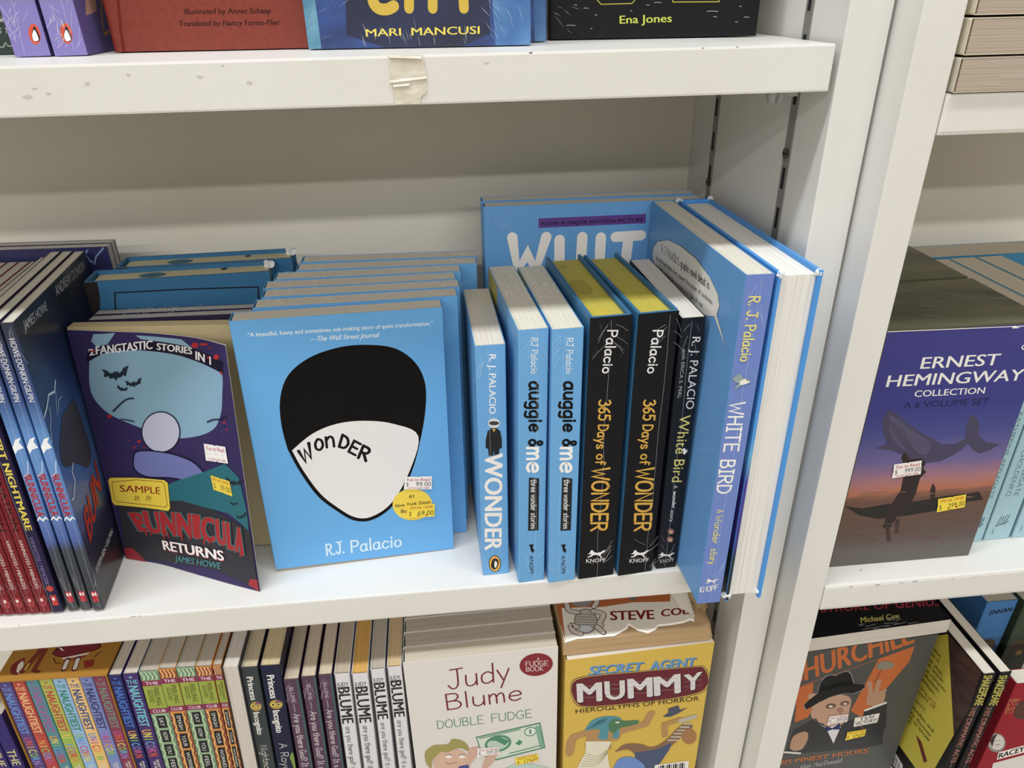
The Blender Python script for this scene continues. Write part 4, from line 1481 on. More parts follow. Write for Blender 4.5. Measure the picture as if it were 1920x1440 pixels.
i.stroke([(1115, -165), (1184, -40), (1250, -170)], .0055, '#c9a92c')
i.stroke([(895, -165), (1030, -168)], .0055, '#c9a92c')
u.extra.append(lambda u=u: u.film('F', (.01, .2, .02, .35), 22, .012, 35, .35, seed=10))
u.extra.append(lambda u=u: u.film('F', (.8, .98, .02, .35), 24, .012, 120, .35, seed=11))
u.extra.append(lambda u=u: u.film('F', (.25, .75, .01, .06), 22, .010, 100, .2, seed=12))
u.done()
u2 = Book('paperback_book', 'dark blue painted cover showing as a strip behind its twin, beside the black book', CA, (-.0600, .0790, ZU), (-1, 0, -3.0), .1290, .198, .0165, 'face',
          MATS['midnight_paint'], '#e2dfd8', group=CY)
i = u2.ink('F', (560, 0, 3.84))
i.poly([(1690, 0), (1700, 320), (1780, 300), (1775, 0)], mottled_mat('haze_paint', '#34609a', '#5585b4', 45))
u2.done()
u = Book('hardcover_book', 'black glossy hardcover with thin yellow outlines at the right end of the upper shelf', CA, (.0722, .0880, ZU), (-1, 0, -7.2), .1300, .190, .022, 'face', '#191a1d', '#dcd8ce', True)
i = u.ink('F', (980, 0, 3.097))
i.text('Ena Jones', (563, 138), (866, 128), (562, 88), '#c9d03c', 'b')
Y_ = '#b9b23c'
i.stroke([(380, -60), (455, 25), (635, 20), (700, -60)], .0005, Y_)
i.stroke([(868, -60), (872, 12), (1140, 10), (1140, -60)], .0005, Y_)
for x, y, l in ((255, 148, 50), (300, 30, 15), (355, 48, 25), (420, 87, 12), (625, 64, 10), (718, 30, 16), (765, 15, 40), (1070, 66, 65), (1108, 98, 18), (1235, 128, 12), (1260, 37, 10), (1285, 100, 30), (395, 167, 8)):
    i.stroke([(x, y), (x + l * .5, y - 2), (x + l, y + 1)], .0004, '#8d9a9a')
u.extra.append(lambda u=u: u.film('F', (.01, .16, .02, .3), 22, .010, 150, .35, .00012, seed=13))
u.done()

# ------------------------------------------------------------------ lower shelf, left bookcase
FY = 0.0015


def low(name, label, pl, pr_, lean, cover, pages, group=None, y=FY, kind='spine', d=.128, hard=False, wrap=True, gap=.0003):
    a, b_ = on_y(*pl, y), on_y(*pr_, y)
    h = (a.z + b_.z) / 2 - ZL
    hh = h / math.cos(math.radians(lean)) - .0006
    return Book(name, label, CA, (a.x - hh * math.sin(math.radians(lean)), y, ZL), (0, lean, .6), max(b_.x - a.x - gap, .004), hh, d, kind, cover, pages, hard, group, wrap)


SEA = 'purple spines with yellow capitals below the shelf'
sb = Book('paperback_book', 'purple spine with yellow capitals touching the boxed rainbow set', CA, (-.3905, .003, ZL), (0, 2.6, .5), .0102, .205, .125, 'spine', '#3a2f74', '#b9b3a8', group=SEA)
i = sb.ink('F', uv=True)
down(i, 'THE SEASIDE MYSTERY', .2, .85, .80, .25, '#d7cf86', 'b')
sb.done()
copy_tree(sb.root, (-.4019, .003, ZL), (0, 2.6, .5), 'outer purple spine with yellow capitals', SEA)

# boxed set: open-fronted slipcase with eight thin spines
bx = [-24, -1, 13.5, 39, 64, 91, 116.5, 143.5, 169, 192]
lean = 2.97
pts = [on_y(p, 1290 - p * .12, FY) for p in bx[1:]]
top = sum(p.z for p in pts) / len(pts)
sh = math.sin(math.radians(lean))
hh = (top - ZL) / math.cos(math.radians(lean))
cw = pts[-1].x - pts[0].x + .0042
cl = (pts[0].x - .0012 - hh * sh, FY - .0008, ZL)
cloc = rest(cl, (0, lean, .6), cw, hh + .0016, .132)
sc_ = empty('slipcase', cloc, (0, lean, .6))
tag(sc_, 'mustard slipcase with food cartoons on top, filled with rainbow coloured spines', 'slipcase')
fr_ = Frame(Matrix.Translation(cloc) @ sc_.rotation_euler.to_matrix().to_4x4(), (0, 0, hh + .0016), (1, 0, 0), (0, 1, 0), (0, 0, 1))
ik = Ink(fr_, (0, 1180, 5.54))
MU = '#a8761c'
DK = '#4a1d18'
ik.poly([(540, 250), (600, 190), (760, 150), (1000, 140), (1050, 170), (1000, 215), (850, 250), (720, 285), (600, 285)], DK, True)
ik.poly([(550, 250), (620, 200), (770, 160), (990, 150), (1038, 175), (980, 212), (840, 245), (720, 278), (605, 278)], '#7d2734', True)
ik.poly([(610, 190), (640, 192), (665, 225), (640, 222)], '#e9e2da')
ik.poly([(640, 298), (930, 240), (905, 262), (660, 315)], '#e6dcd0')
ik.poly([(655, 318), (905, 266), (880, 290), (660, 345)], '#9c3a2c')
for x in (690, 800):
    ik.stroke([(x + 10, 318 - (x - 690) * .15), (x - 25, 415)], .0042, DK)
    ik.stroke([(x + 8, 330 - (x - 690) * .15), (x - 22, 405)], .003, '#ddd6cc')
ik.stroke([(560, 300), (580, 350), (630, 350)], .0007, DK, True)
ik.stroke([(980, 290), (1020, 250), (1060, 236)], .0008, DK)
ik.poly([(868, 330), (985, 310), (970, 385), (875, 405)], '#8f2f1f')
ik.poly([(105, 430), (120, 380), (200, 320), (260, 300), (230, 400), (190, 470), (120, 468)], '#7b2a22', True)
ik.poly([(170, 440), (190, 370), (240, 330), (240, 400), (215, 468)], '#ded8cf', True)
ik.stroke([(430, 210), (330, 330), (230, 440)], .0045, '#7b3320')
ik.stroke([(470, 220), (400, 340), (350, 430)], .0035, '#7b3320')
ik.ell((385, 440), 38, 16, '#6d2a1e', 14)
ik.stroke([(260, 420), (300, 360)], .0015, '#d6b93a')
bm = bmesh.new()
mats = [ink_mat(MU)]
w_ = .0010
for bb_ in ((0, w_, 0, .132, 0, hh + .0016), (cw - w_, cw, 0, .132, 0, hh + .0016), (w_, cw - w_, 0, .132, 0, w_), (w_, cw - w_, .131, .132, w_, hh + .0016 - w_), (w_, cw - w_, 0, .132, hh + .0016 - w_, hh + .0016)):
    box(bm, *bb_)
for vs, fs, mt, e in ik.items:
    if mt not in mats:
        mats.append(mt)
    nv = [bm.verts.new(fr_.P(a, b_, e)) for a, b_ in vs]
    for f in fs:
        try:
            g = bm.faces.new([nv[k] for k in f])
            g.material_index = mats.index(mt)
        except ValueError:
            pass
link('slipcase_body', bm, mats, sc_)
NU = 'rainbow spines with stars in the mustard slipcase'
cols = [('#5d4a86', '#5f8fd6', 'plum'), ('#b84a42', '#eab47a', 'red'), ('#4f8c96', '#a25aa0', 'teal'), ('#a9b84a', '#c2403c', 'lime green'), ('#8fb4e0', '#2c8a6a', 'pale blue'),
        ('#e8bd72', '#2f4f8c', 'sand yellow'), ('#7a86c4', '#39406e', 'periwinkle'), ('#8c3f58', '#6f8c7c', 'wine')]
RB = ['#c2508c', '#d6543c', '#e09a3c', '#d8cf4c', '#7fc04c', '#5aa0d8', '#9a7ac8']


def unicorn(b, c1, seed=0):
    i = b.ink('F', uv=True)
    i.poly([(.5 + (.16 if k % 2 == 0 else .07) * math.cos(math.pi / 2 + k * math.pi / 5), .9855 + (.16 if k % 2 == 0 else .07) * b.w / b.h * math.sin(math.pi / 2 + k * math.pi / 5)) for k in range(10)], c1)
    i.text('THE', (.12, .954), (.88, .954), (.12, .974), c1, 'b')
    down(i, 'NAUGHTIEST', .17, .85, .945, .745, c1, 'x')
    for k, ch in enumerate('UNICORN'):
        va = .728 - k * .0205
        d0, d1 = (.0055, .0105) if ch == 'I' else (0, .0165)
        i.text(ch, (.17, va - d0), (.17, va - d1), (.85, va - d0), RB[(k + seed) % 7], 'b' if ch == 'I' else 'x')
    down(i, 'PIP BIRD', .3, .5, .56, .5, '#eee6e0', 'b')
    down(i, 'SPORTS DAY', .55, .75, .57, .48, '#eee6e0', 'b')


for k in range(8):
    x0 = pts[k].x
    wk = (cw - .0026) / 8
    cx = Vector((.0012 + wk * k + .0002, .0008, w_))
    Lp = Matrix.Translation(cloc) @ sc_.rotation_euler.to_matrix().to_4x4() @ cx
    b_ = Book('paperback_book', '%s spine, number %s from the left inside the mustard slipcase' % (cols[k][2], ('one', 'two', 'three', 'four', 'five', 'six', 'seven', 'eight')[k]), CA,
              (Lp.x, Lp.y, 0), (0, lean, .6), wk - .0005, hh - .0016, .125, 'spine', cols[k][0], '#cfc8bb', group=NU, wrap=False)
    Lm = Vector((Lp.x, Lp.y, Lp.z + .0004))
    b_.root.location = Lm
    b_.M = Matrix.Translation(Lm) @ b_.root.rotation_euler.to_matrix().to_4x4()
    unicorn(b_, cols[k][1], k)
    b_.done()
LU = 'loose spines with stars beside the mustard slipcase'
for pl, pr_, c0, c1, lab in (((201.5, 1267), (227, 1267), '#2e2c66', '#3f78d0', 'dark blue loose spine with a star, touching the mustard slipcase'),
                             ((228.5, 1264.5), (258, 1264.5), '#4c3474', '#68c4d2', 'violet loose spine with a star, beside the green wavy spine')):
    b_ = low('paperback_book', lab, pl, pr_, 3.1, c0, '#c9c0b3', LU)
    unicorn(b_, c1, 2)
    b_.done()

FG = 'wavy patterned spines with a lime panel'


def club(b, base, wave, wave2, words):
    i = b.ink('F', uv=True)
    for k in range(9):
        x = .06 + k * .11
        if .25 < x < .75:
            segs = ((.962, .995),)
        else:
            segs = ((.3, .79), (.962, .995))
        for va, vb in segs:
            n = int((vb - va) * 140) + 3
            i.stroke([(x + .05 * math.sin((va + (vb - va) * j / n) * 150), va + (vb - va) * j / n) for j in range(n + 1)], .00075, wave if k % 2 else wave2)
    i.poly([(0, .80), (1, .80), (1, .96), (0, .96)], '#9aa838')
    for va, t_ in ((.938, 'THE'), (.804, 'CLUB')):
        i.poly([(0, va - .004), (1, va - .004), (1, va + .021), (0, va + .021)], '#8c2c58')
        i.text(t_, (.18, va + .001), (.86, va + .001), (.18, va + .016), '#e9dfe0', 'b')
    down(i, 'FEELING', .52, .8, .925, .84, '#3c3c20', 'r')
    down(i, 'GOOD', .2, .45, .915, .855, '#3c3c20', 'r')
    v = .788
    for wd in words:
        L = .018 + .0145 * len(wd)
        i.poly([(.27, v), (.75, v), (.75, v - L), (.27, v - L)], '#26282b')
        down(i, wd, .38, .64, v - .009, v - L + .009, '#d9dad6', 'r')
        v -= L + .012


GR, ORG = ('#8fae8a', '#c9dcae', '#5c8a72'), ('#d08a3c', '#e8c06a', '#7c2a4c')
for pl, pr_, C3, wds, lab in (((260.5, 1263.5), (295.5, 1256.5), GR, ('SAY', 'HOW', 'YOU', 'FEEL'), 'first green wavy spine, right of the violet star spine'),
                              ((296.5, 1258), (328, 1252.5), ORG, ('SMASH', 'YOUR', 'WORRIES', 'BE'), 'first orange wavy spine, between two green wavy ones'),
                              ((330, 1255), (364.5, 1251), GR, ('SAY', 'HOW', 'YOU', 'FEEL'), 'second green wavy spine, between two orange wavy ones'),
                              ((365.5, 1252.5), (396, 1249.5), ORG, ('SMASH', 'YOUR', 'WORRIES', 'BE'), 'second orange wavy spine, right of the second green one'),
                              ((398, 1249.5), (414.5, 1248), ORG, ('SMASH', 'YOUR', 'WORRIES', 'BE'), 'third orange wavy spine, half hidden by white page edges')):
    b_ = low('paperback_book', lab, pl, pr_, 3.4, C3[0], '#b5aca0', FG)
    club(b_, *C3, wds)
    b_.done()
b_ = low('paperback_book', 'paperback turned round, white page edges to the front between wavy and grey spines', (416.5, 1251), (447.6, 1251), 3.2, '#4b4b50', '#cfc8c2', None, y=-.0015, kind='fore')
b_.done()
PI = 'narrow spines with a gold mask emblem'


def princess(b, sub):
    i = b.ink('F', uv=True)
    down(i, 'Princess', .26, .66, .955, .84, '#e9e7e4', 'x')
    i.ell((.5, .808), .34, .024, '#b59a3c', 20)
    i.ell((.62, .818), .14, .011, '#8a4a78', 12)
    for a, c_ in ((.34, .808), (.62, .808)):
        i.ell((a, c_), .12, .009, '#e0cf5a', 12)
        i.ell((a, c_), .06, .005, '#2a2430', 10)
    down(i, 'Incognito', .26, .66, .778, .66, '#e9e7e4', 'x')
    down(i, sub, .3, .72, .60, .43, '#d5d3d0', 'h', .1)


b_ = low('paperback_book', 'dark grey spine with a gold mask emblem, beside white page edges', (450, 1253), (483, 1251.5), 3.1, '#3c4446', '#c4b79c', PI)
princess(b_, 'Nightmare')
b_.done()
b_ = low('paperback_book', 'navy spine with a gold mask emblem, beside the purple spines', (487, 1250.5), (525, 1247.5), 3.2, '#252742', '#cbb994', PI)
princess(b_, 'A Royal')
i = b_.ink('F', uv=True)
i.poly([(.75, .52), (.98, .54), (.98, .38), (.85, .34), (.9, .44)], '#7c9a3c', True)
b_.done()
PB = 'dull purple spines with thin white lettering'
for k, (pl, pr_) in enumerate((((531.5, 1277), (560, 1272.5)), ((564, 1271), (592, 1268)), ((596.5, 1267.5), (622.5, 1264)))):
    b_ = low('paperback_book', ('dull purple spine beside the navy spine', 'middle one of the three dull purple spines', 'dull purple spine beside the white spines')[k], pl, pr_, 2.4, '#5b3f57', '#cdbfa9', PB)
    i = b_.ink('F', uv=True)
    i.poly([(.84, 0), (1, 0), (1, 1), (.84, 1)], '#3f5f62')
    down(i, 'BLUME', .28, .58, .96, .875, '#b8a9b6', 'r')
    i.stroke([(.43, .865), (.43, .825)], .0004, '#b8a9b6')
    down(i, 'Are you there God? It’s me', .26, .7, .81, .42, '#e0d8de', 'h', .11)
    b_.extra.append(lambda q_=b_, z_=k: q_.seam(.4, .03, 14, seed=41 + z_))
    b_.done()
WB_ = 'white spines with heavy black capitals'
for k, (pl, pr_, pc) in enumerate((((626, 1264.5), (655.5, 1262.5), '#b9ab97'), ((659, 1265), (690, 1261), '#d2a45a'), ((694, 1256.5), (721.5, 1253.5), '#b5aca0'), ((725.5, 1252), (753, 1248.5), '#cbb48c'))):
    b_ = low('paperback_book', ('white spine with heavy black capitals, beside the purple spines', 'white spine with heavy black capitals, orange page tops above', 'white spine with heavy black capitals, right of the one with orange pages',
                                'white spine with heavy black capitals, against the thick cream book')[k], pl, pr_, (2.1, 1.8, 1.4, 1.0)[k], '#dcdbe0', pc, WB_)
    i = b_.ink('F', uv=True)
    i.text('JUDY', (.1, .932), (.86, .932), (.1, .955), '#26262c', 'b')
    down(i, 'BLUME', .12, .94, .928, .725, '#2e2e30', 'x')
    down(i, 'are you there god? it’s me', .3, .66, .705, .38, '#2e3050' if k == 1 else '#303034', 'h', .12)
    i.stroke([(.04, 1), (.04, .3)], .0004, '#55565c')
    b_.extra.append(lambda q_=b_, z_=k: q_.seam(.5, .03, 8, seed=51 + z_))
    b_.done()

# cream paperbacks face out
JB = 'thick cream paperbacks with crayon lettering, face out'
b_ = Book('paperback_book', 'front cream paperback with red crayon lettering and a green banknote drawing', CA, (-.0560, .0012, ZL), (0, 0, 1.0), .1268, .2245, .0155, 'face', '#dedad6', '#c9bfae', group=JB)
i = b_.ink('F', (740, 1130, 4.644))
RDK = '#7c2a38'
i.text('Judy', (466, 756), (1010, 668), (448, 592), RDK, 'h', .065)
i.text('Blume', (452, 936), (1112, 842), (432, 800), RDK, 'h', .075)
i.text('DOUBLE', (372, 1100), (776, 1050), (364, 1030), '#4f8a78', 'h', .07)
i.text('FUDGE', (842, 1042), (1196, 996), (836, 972), '#4f8a78', 'h', .07)
i.ell((1232, 538), 146, 98, '#8a2a35', 30, -8)
i.text('A', (1240, 510), (1262, 508), (1238, 474), '#e6dcd8', 'h', .09)
i.text('FUDGE', (1140, 552), (1336, 544), (1138, 512), '#e6dcd8', 'h', .09)
i.text('BOOK', (1144, 598), (1296, 588), (1142, 560), '#e6dcd8', 'h', .09)
GN = '#4f8f74'
i.poly([(705, 1168), (1268, 1040), (1312, 1262), (880, 1372), (760, 1330)], GN)
i.poly([(716, 1176), (1258, 1054), (1298, 1254), (884, 1358), (772, 1322)], '#d3dccf')
i.ell((900, 1225), 118, 72, GN, 24, -12)
i.ell((900, 1225), 96, 54, '#b9cfbc', 24, -12)
i.poly([(820, 1200), (900, 1160), (1000, 1200), (960, 1240), (880, 1200)], GN)
i.ell((1182, 1120), 55, 40, GN, 20, -12)
i.ell((1182, 1120), 46, 32, '#dfe5dc', 20, -12)
i.text('1', (1172, 1142), (1190, 1138), (1170, 1100), GN)
i.poly([(1050, 1225), (1085, 1190), (1115, 1210), (1085, 1240)], GN)
i.stroke([(1240, 1080), (1280, 1245)], .004, '#7fae94')
i.stroke([(740, 1180), (1090, 1100)], .0012, GN)
i.stroke([(1000, 1310), (1270, 1240)], .0012, GN)
i.ell((500, 1390), 165, 120, '#d8b29c', 26)
i.poly([(262, 1340), (270, 1290), (340, 1240), (460, 1230), (500, 1186), (580, 1196), (636, 1240), (640, 1290), (560, 1262), (460, 1300), (400, 1300), (330, 1370), (320, 1440), (276, 1400)], '#a49a54', True)
for x in (470, 585):
    i.ell((x, 1338), 28, 14, '#eeeae4', 14)
    i.stroke([(x - 30, 1326), (x, 1318), (x + 28, 1322)], .0006, '#5c4a3a')
i.stroke([(450, 1390), (480, 1400), (540, 1385)], .0007, '#7c4a40', True)
i.poly([(640, 1340), (650, 1270), (740, 1255), (700, 1350), (640, 1420), (600, 1440)], '#d2aa98', True)
i.poly([(760, 1420), (800, 1340), (890, 1310), (860, 1380), (780, 1460)], '#d2aa98', True)
i.poly([(560, 1420), (640, 1405), (660, 1470), (540, 1470)], '#4a5598')
i.poly([(960, 1440), (1090, 1380), (1340, 1430), (1340, 1500)], '#b6cfc6')
b_.extra.append(lambda q_=b_: q_.sticker('F', (740, 1130, 4.644), [(720, 1262), (908, 1246), (914, 1312), (716, 1340)], '399.00'))
b_.extra.append(lambda q_=b_: q_.sticker('F', (740, 1130, 4.644), [(1045, 1348), (1245, 1310), (1254, 1366), (1056, 1410)], '179.00', True))
b_.done()
jb2 = Book('paperback_book', 'second cream paperback, only its page tops showing behind the front one', CA, (-.0560, .0174, ZL), (0, 0, .9), .1268, .2245, .0150, 'face', '#dedad6', '#b9b0a4', group=JB)
jb2.done()
copy_tree(jb2.root, (-.0560, .0330, ZL), (0, 0, .8), 'third cream paperback from the front, under the shelf edge', JB)
copy_tree(jb2.root, (-.0560, .0486, ZL), (0, 0, .7), 'rearmost cream paperback of the stack, deep under the shelf', JB)

# yellow paperbacks and the torn book lying on them
SM = 'yellow paperbacks face out below the shelf'
b_ = Book('paperback_book', 'front yellow paperback with a crocodile headed figure on its cover', CA, (.0768, .0008, ZL), (0, 0, 2.2), .1285, .2100, .0150, 'face', '#d8b53c', '#dcd3c8', group=SM)
i = b_.ink('F', (1020, 1100, 4.234))
for off, col in ((5, '#2b4f86'), (0, '#5f9bd0')):
    i.text('SECRET', (352 + off, 704 + off), (772 + off, 668 + off), (372 + off, 628 + off), col, 'x')
    i.text('AGENT', (840 + off, 664 + off), (1196 + off, 632 + off), (852 + off, 588 + off), col, 'x')
ov = [(215, 830), (235, 755), (370, 712), (800, 672), (1200, 636), (1270, 650), (1304, 720), (1290, 790), (1220, 842), (1000, 888), (700, 922), (360, 950), (260, 925)]
i.poly([(x + (-9 if x < 500 else 9), y + (-8 if y < 760 else 8)) for x, y in ov], '#2f2a2c', True)
i.poly([(x + (-5 if x < 500 else 5), y + (-4 if y < 760 else 4)) for x, y in ov], '#e0c45c', True)
i.poly(ov, '#6e2a34', True)
for ch, a, b2_, c in (('M', (270, 920), (458, 908), (262, 760)), ('U', (490, 900), (640, 890), (482, 742)), ('M', (672, 888), (858, 872), (664, 722)), ('M', (880, 868), (1080, 842), (872, 706)), ('Y', (1110, 832), (1250, 806), (1112, 690))):
    i.text(ch, (a[0] + 7, a[1] + 7), (b2_[0] + 7, b2_[1] + 7), (c[0] + 7, c[1] + 7), '#3a2226', 'x')
    i.text(ch, a, b2_, c, '#d8d5d6', 'x')
    for f_ in (.25, .55, .8):
        i.stroke([(a[0] + (c[0] - a[0]) * f_, a[1] + (c[1] - a[1]) * f_), (b2_[0] + (c[0] - a[0]) * f_, b2_[1] + (c[1] - a[1]) * f_ + 8)], .0003, '#a7a2a6')
i.text('HIEROGLYPHS OF HORROR', (250, 1006), (1230, 902), (248, 968), '#3a332a', 'r')
SK = '#b58e56'
i.poly([(325, 1140), (600, 1130), (590, 1215), (535, 1225), (520, 1290), (335, 1280), (335, 1210)], SK, True)
i.stroke([(330, 1160), (240, 1190), (215, 1230), (205, 1300)], .0085, SK)
i.ell((200, 1315), 32, 30, SK, 12)
i.stroke([(590, 1150), (700, 1120), (800, 1090), (830, 1040), (850, 1005)], .0075, SK)
i.poly([(320, 1140), (380, 1060), (480, 1028), (580, 1030), (610, 1060), (520, 1130), (500, 1205), (430, 1200), (440, 1130)], '#4f93a4', True)
i.poly([(540, 1200), (560, 1120), (600, 1120), (592, 1200)], '#4f93a4')
i.poly([(510, 1080), (560, 1045), (640, 1062), (740, 1058), (752, 1075), (700, 1098), (600, 1120), (560, 1160), (520, 1140)], '#4f7f5c', True)
i.ell((582, 1075), 18, 7, '#e6e0c8', 12)
for k in range(7):
    i.stroke([(340 + k * 22, 1130 - k * 8), (440 + k * 10, 1060 - k * 3)], .0005, '#2f6070')
i.poly([(330, 1225), (535, 1225), (500, 1300), (520, 1440), (260, 1440), (330, 1310)], '#e2dcc6')
for k in range(6):
    i.stroke([(330 - k * 8, 1320 + k * 20), (420, 1340 + k * 14), (500, 1290 + k * 6)], .0005, '#8c8a5a', True)
i.poly([(940, 1030), (985, 1000), (985, 965), (1065, 940), (1080, 975), (1140, 958), (1060, 1005), (1000, 1030)], '#4f566e')
i.poly([(560, 1310), (640, 1250), (760, 1245), (860, 1270), (960, 1220), (1060, 1120), (1130, 1080), (1180, 1110), (1080, 1200), (960, 1310), (900, 1400), (760, 1400), (720, 1330), (660, 1290)], '#8a6a50', True)
i.poly([(720, 1310), (880, 1290), (1010, 1240), (960, 1340), (880, 1430), (740, 1440)], '#4f5a7a', True)
for k in range(6):
    i.stroke([(985 + k * 24, 1215 - k * 26), (1060 + k * 22, 1215 - k * 26)], .0016, '#c9c4b4')
i.ell((1150, 1185), 60, 62, '#a9784a', 18)
i.stroke([(960, 1180), (955, 1090), (1080, 1050)], .0055, SK)
i.stroke([(1090, 1060), (1190, 1030)], .006, '#b9b4a2')
i.poly([(545, 1440), (600, 1360), (700, 1350), (780, 1400), (780, 1440)], '#6a8fd0', True)
i.poly([(880, 1412), (1148, 1378), (1140, 1470), (872, 1470)], '#ebe9e6')
for k in range(13):
    i.stroke([(910 + k * 17, 1420 - k * 2), (905 + k * 17, 1470)], .0006 + .0006 * (k % 3), '#26262a')
b_.done()
sm2 = Book('paperback_book', 'yellow paperback hidden behind the front one, carrying the torn book', CA, (.0768, .0166, ZL), (0, 0, 2.0), .1285, .2100, .0150, 'face', '#d8b53c', '#dcd3c8', group=SM)
sm2.done()
for k in range(3):
    copy_tree(sm2.root, (.0768, .0322 + .0156 * k, ZL), (0, 0, 1.9 - .1 * k), 'yellow paperback number %s in the stack under the torn book' % ('three', 'four', 'five')[k], SM)

tz = ZL + .2100 + .0012
tb = empty('torn_book', (.0752, .0050, tz), (0, 0, 1.2))
tag(tb, 'old book lying flat with torn white cover, brown page edges and dark red letters', CA)
tw, td, th = .1305, .185, .0150
bm = bmesh.new()
n = 14
for zlo, zhi in ((0.0006, th),):
    outl = [(0, 0), (tw - .006, 0)] + [(tw - .006 + .006 * math.sin(a), .006 - .006 * math.cos(a)) for a in [math.pi / 2 * k / 5 for k in range(1, 6)]]
    for k in range(1, 10):
        outl.append((tw + .0014 * math.sin(k * 1.7) - .0006 * k, .006 + .012 * k))
    outl += [(tw - .008, td), (0, td)]
    lo = [bm.verts.new((x, y, zlo)) for x, y in outl]
    hi = [bm.verts.new((x - (.004 if x > tw - .01 and 0 < y < td * .7 else 0), y, zhi + .0012 * math.sin(y * 260) * (1 if x > .1 else 0))) for x, y in outl]
    bm.faces.new(lo[::-1])
    bm.faces.new(hi)
    for k in range(len(outl)):
        j = (k + 1) % len(outl)
        bm.faces.new([lo[k], lo[j], hi[j], hi[k]])
link('page_block', bm, page_mat('#b79a74', 2), tb)
for k in range(6):      # crumpled corners of the loose pages
    bm = bmesh.new()
    x0, y0 = tw - .010 - .003 * (k % 3), .018 + .010 * k
    st = []
    for j in range(9):
        t_ = j / 8
        st.append((bm.verts.new((x0 + .010 * t_, y0 + .003 * math.sin(t_ * 9 + k), th + .0006 + .0022 * math.sin(t_ * 3.1) + .0006 * math.sin(t_ * 20 + k))),
                   bm.verts.new((x0 + .011 * t_, y0 + .012 + .002 * math.sin(t_ * 7), th + .0005 + .0016 * math.sin(t_ * 3.1 + .5)))))
    for j in range(8):
        bm.faces.new([st[j][0], st[j + 1][0], st[j + 1][1], st[j][1]])
    link('loose_page', bm, page_mat('#c4a87f', 2), tb)
ft = Frame(Matrix.Translation(tb.location) @ tb.rotation_euler.to_matrix().to_4x4(), (0, 0, th), (1, 0, 0), (0, 1, 0), (0, 0, 1))
ik = Ink(ft, (1020, 1100, 4.234))
ik.e = 1.5e-3
edge = [(168, 470), (172, 435), (260, 410), (420, 395), (560, 385), (650, 330), (668, 300), (740, 345), (820, 362), (880, 335), (900, 312), (1000, 300), (1100, 285), (1150, 262), (1188, 270), (1180, 225), (1140, 140), (1110, 60), (1080, -160), (60, -160), (100, 150), (150, 400)]
ik.poly(edge, '#e5dfd2')
ik.poly([(96, 150), (130, 300), (170, 440), (140, 180), (470, 170), (700, 135), (1000, 128), (1010, -150), (60, -150)], '#b4622c')
ik.poly([(670, 88), (735, 84), (728, 110), (704, 128), (680, 112)], '#6f6c64')
ik.text('STEVE', (526, 278), (876, 268), (524, 200), '#7b1f28', 'x')
ik.text('COL', (930, 250), (1150, 226), (928, 190), '#7b1f28', 'x')
G1, G2 = '#8d8c8c', '#3a3838'
ik.ell((330, 285), 92, 100, G2, 26)
ik.ell((330, 285), 86, 94, '#bdb6ae', 26)
for k in range(7):
    ik.stroke([(250, 235 + k * 20), (320, 228 + k * 21), (408, 240 + k * 19)], .0005, G2, True)
ik.ell((320, 345), 62, 24, '#c9d2dc', 20)
for st in ([(265, 215), (200, 200), (180, 150)], [(390, 205), (470, 230), (440, 300), (455, 320)], [(262, 330), (215, 320), (235, 365), (290, 385)], [(420, 330), (455, 360), (470, 375)], [(395, 170), (420, 130), (400, 100)]):
    ik.stroke(st, .0055, G2, True)
    ik.stroke(st, .0042, '#cfc6ba', True)
ik.ell((300, 130), 80, 42, G1, 20)
bm = bmesh.new()
mats = []
for vs, fs, mt, e in ik.items:
    if mt not in mats:
        mats.append(mt)
    nv = [bm.verts.new(ft.P(a, min(b2_, td - .001), e)) for a, b2_ in vs]
    for f in fs:
        try:
            g = bm.faces.new([nv[k] for k in f])
            g.material_index = mats.index(mt)
        except ValueError:
            pass
# thickness and curled rim of the torn sheet
rim = [ft.uv((1020 + a / 4.234, 1100 + c / 4.234)) for a, c in edge[:17]]
sm_ = [p for p in rim]
rnd = random.Random(3)
prev = None
mats.append(ink_mat('#f0ece4', False))
for a, c in sm_:
    cur = [bm.verts.new(ft.P(a, c, 1.5e-3)), bm.verts.new(ft.P(a + rnd.uniform(-.0006, .0006), c - .0012 - rnd.uniform(0, .0008), .0006))]
    if prev:
        g = bm.faces.new([prev[0], prev[1], cur[1], cur[0]])
        g.material_index = len(mats) - 1
    prev = cur
link('torn_cover', bm, mats, tb)
# curled flap at the torn corner
bm = bmesh.new()
fl_ = [ft.uv((1020 + a / 4.234, 1100 + c / 4.234)) for a, c in ((1000, 65), (1130, 62), (1195, 268), (1080, 190))]
g = []
for r_ in range(7):
    t_ = r_ / 6
    row = []
    for c_ in range(5):
        s_ = c_ / 4
        x = (fl_[0][0] * (1 - s_) + fl_[1][0] * s_) * (1 - t_) + (fl_[3][0] * (1 - s_) + fl_[2][0] * s_) * t_
        y = (fl_[0][1] * (1 - s_) + fl_[1][1] * s_) * (1 - t_) + (fl_[3][1] * (1 - s_) + fl_[2][1] * s_) * t_
        row.append(bm.verts.new((x, y, th + .0020 + .0042 * math.sin(s_ * 2.6) * (1 - .4 * t_))))
    g.append(row)
for r_ in range(6):
    for c_ in range(4):
        bm.faces.new([g[r_][c_], g[r_][c_ + 1], g[r_ + 1][c_ + 1], g[r_ + 1][c_]])
link('cover_flap', bm, ink_mat('#e9e4da', False), tb, True)

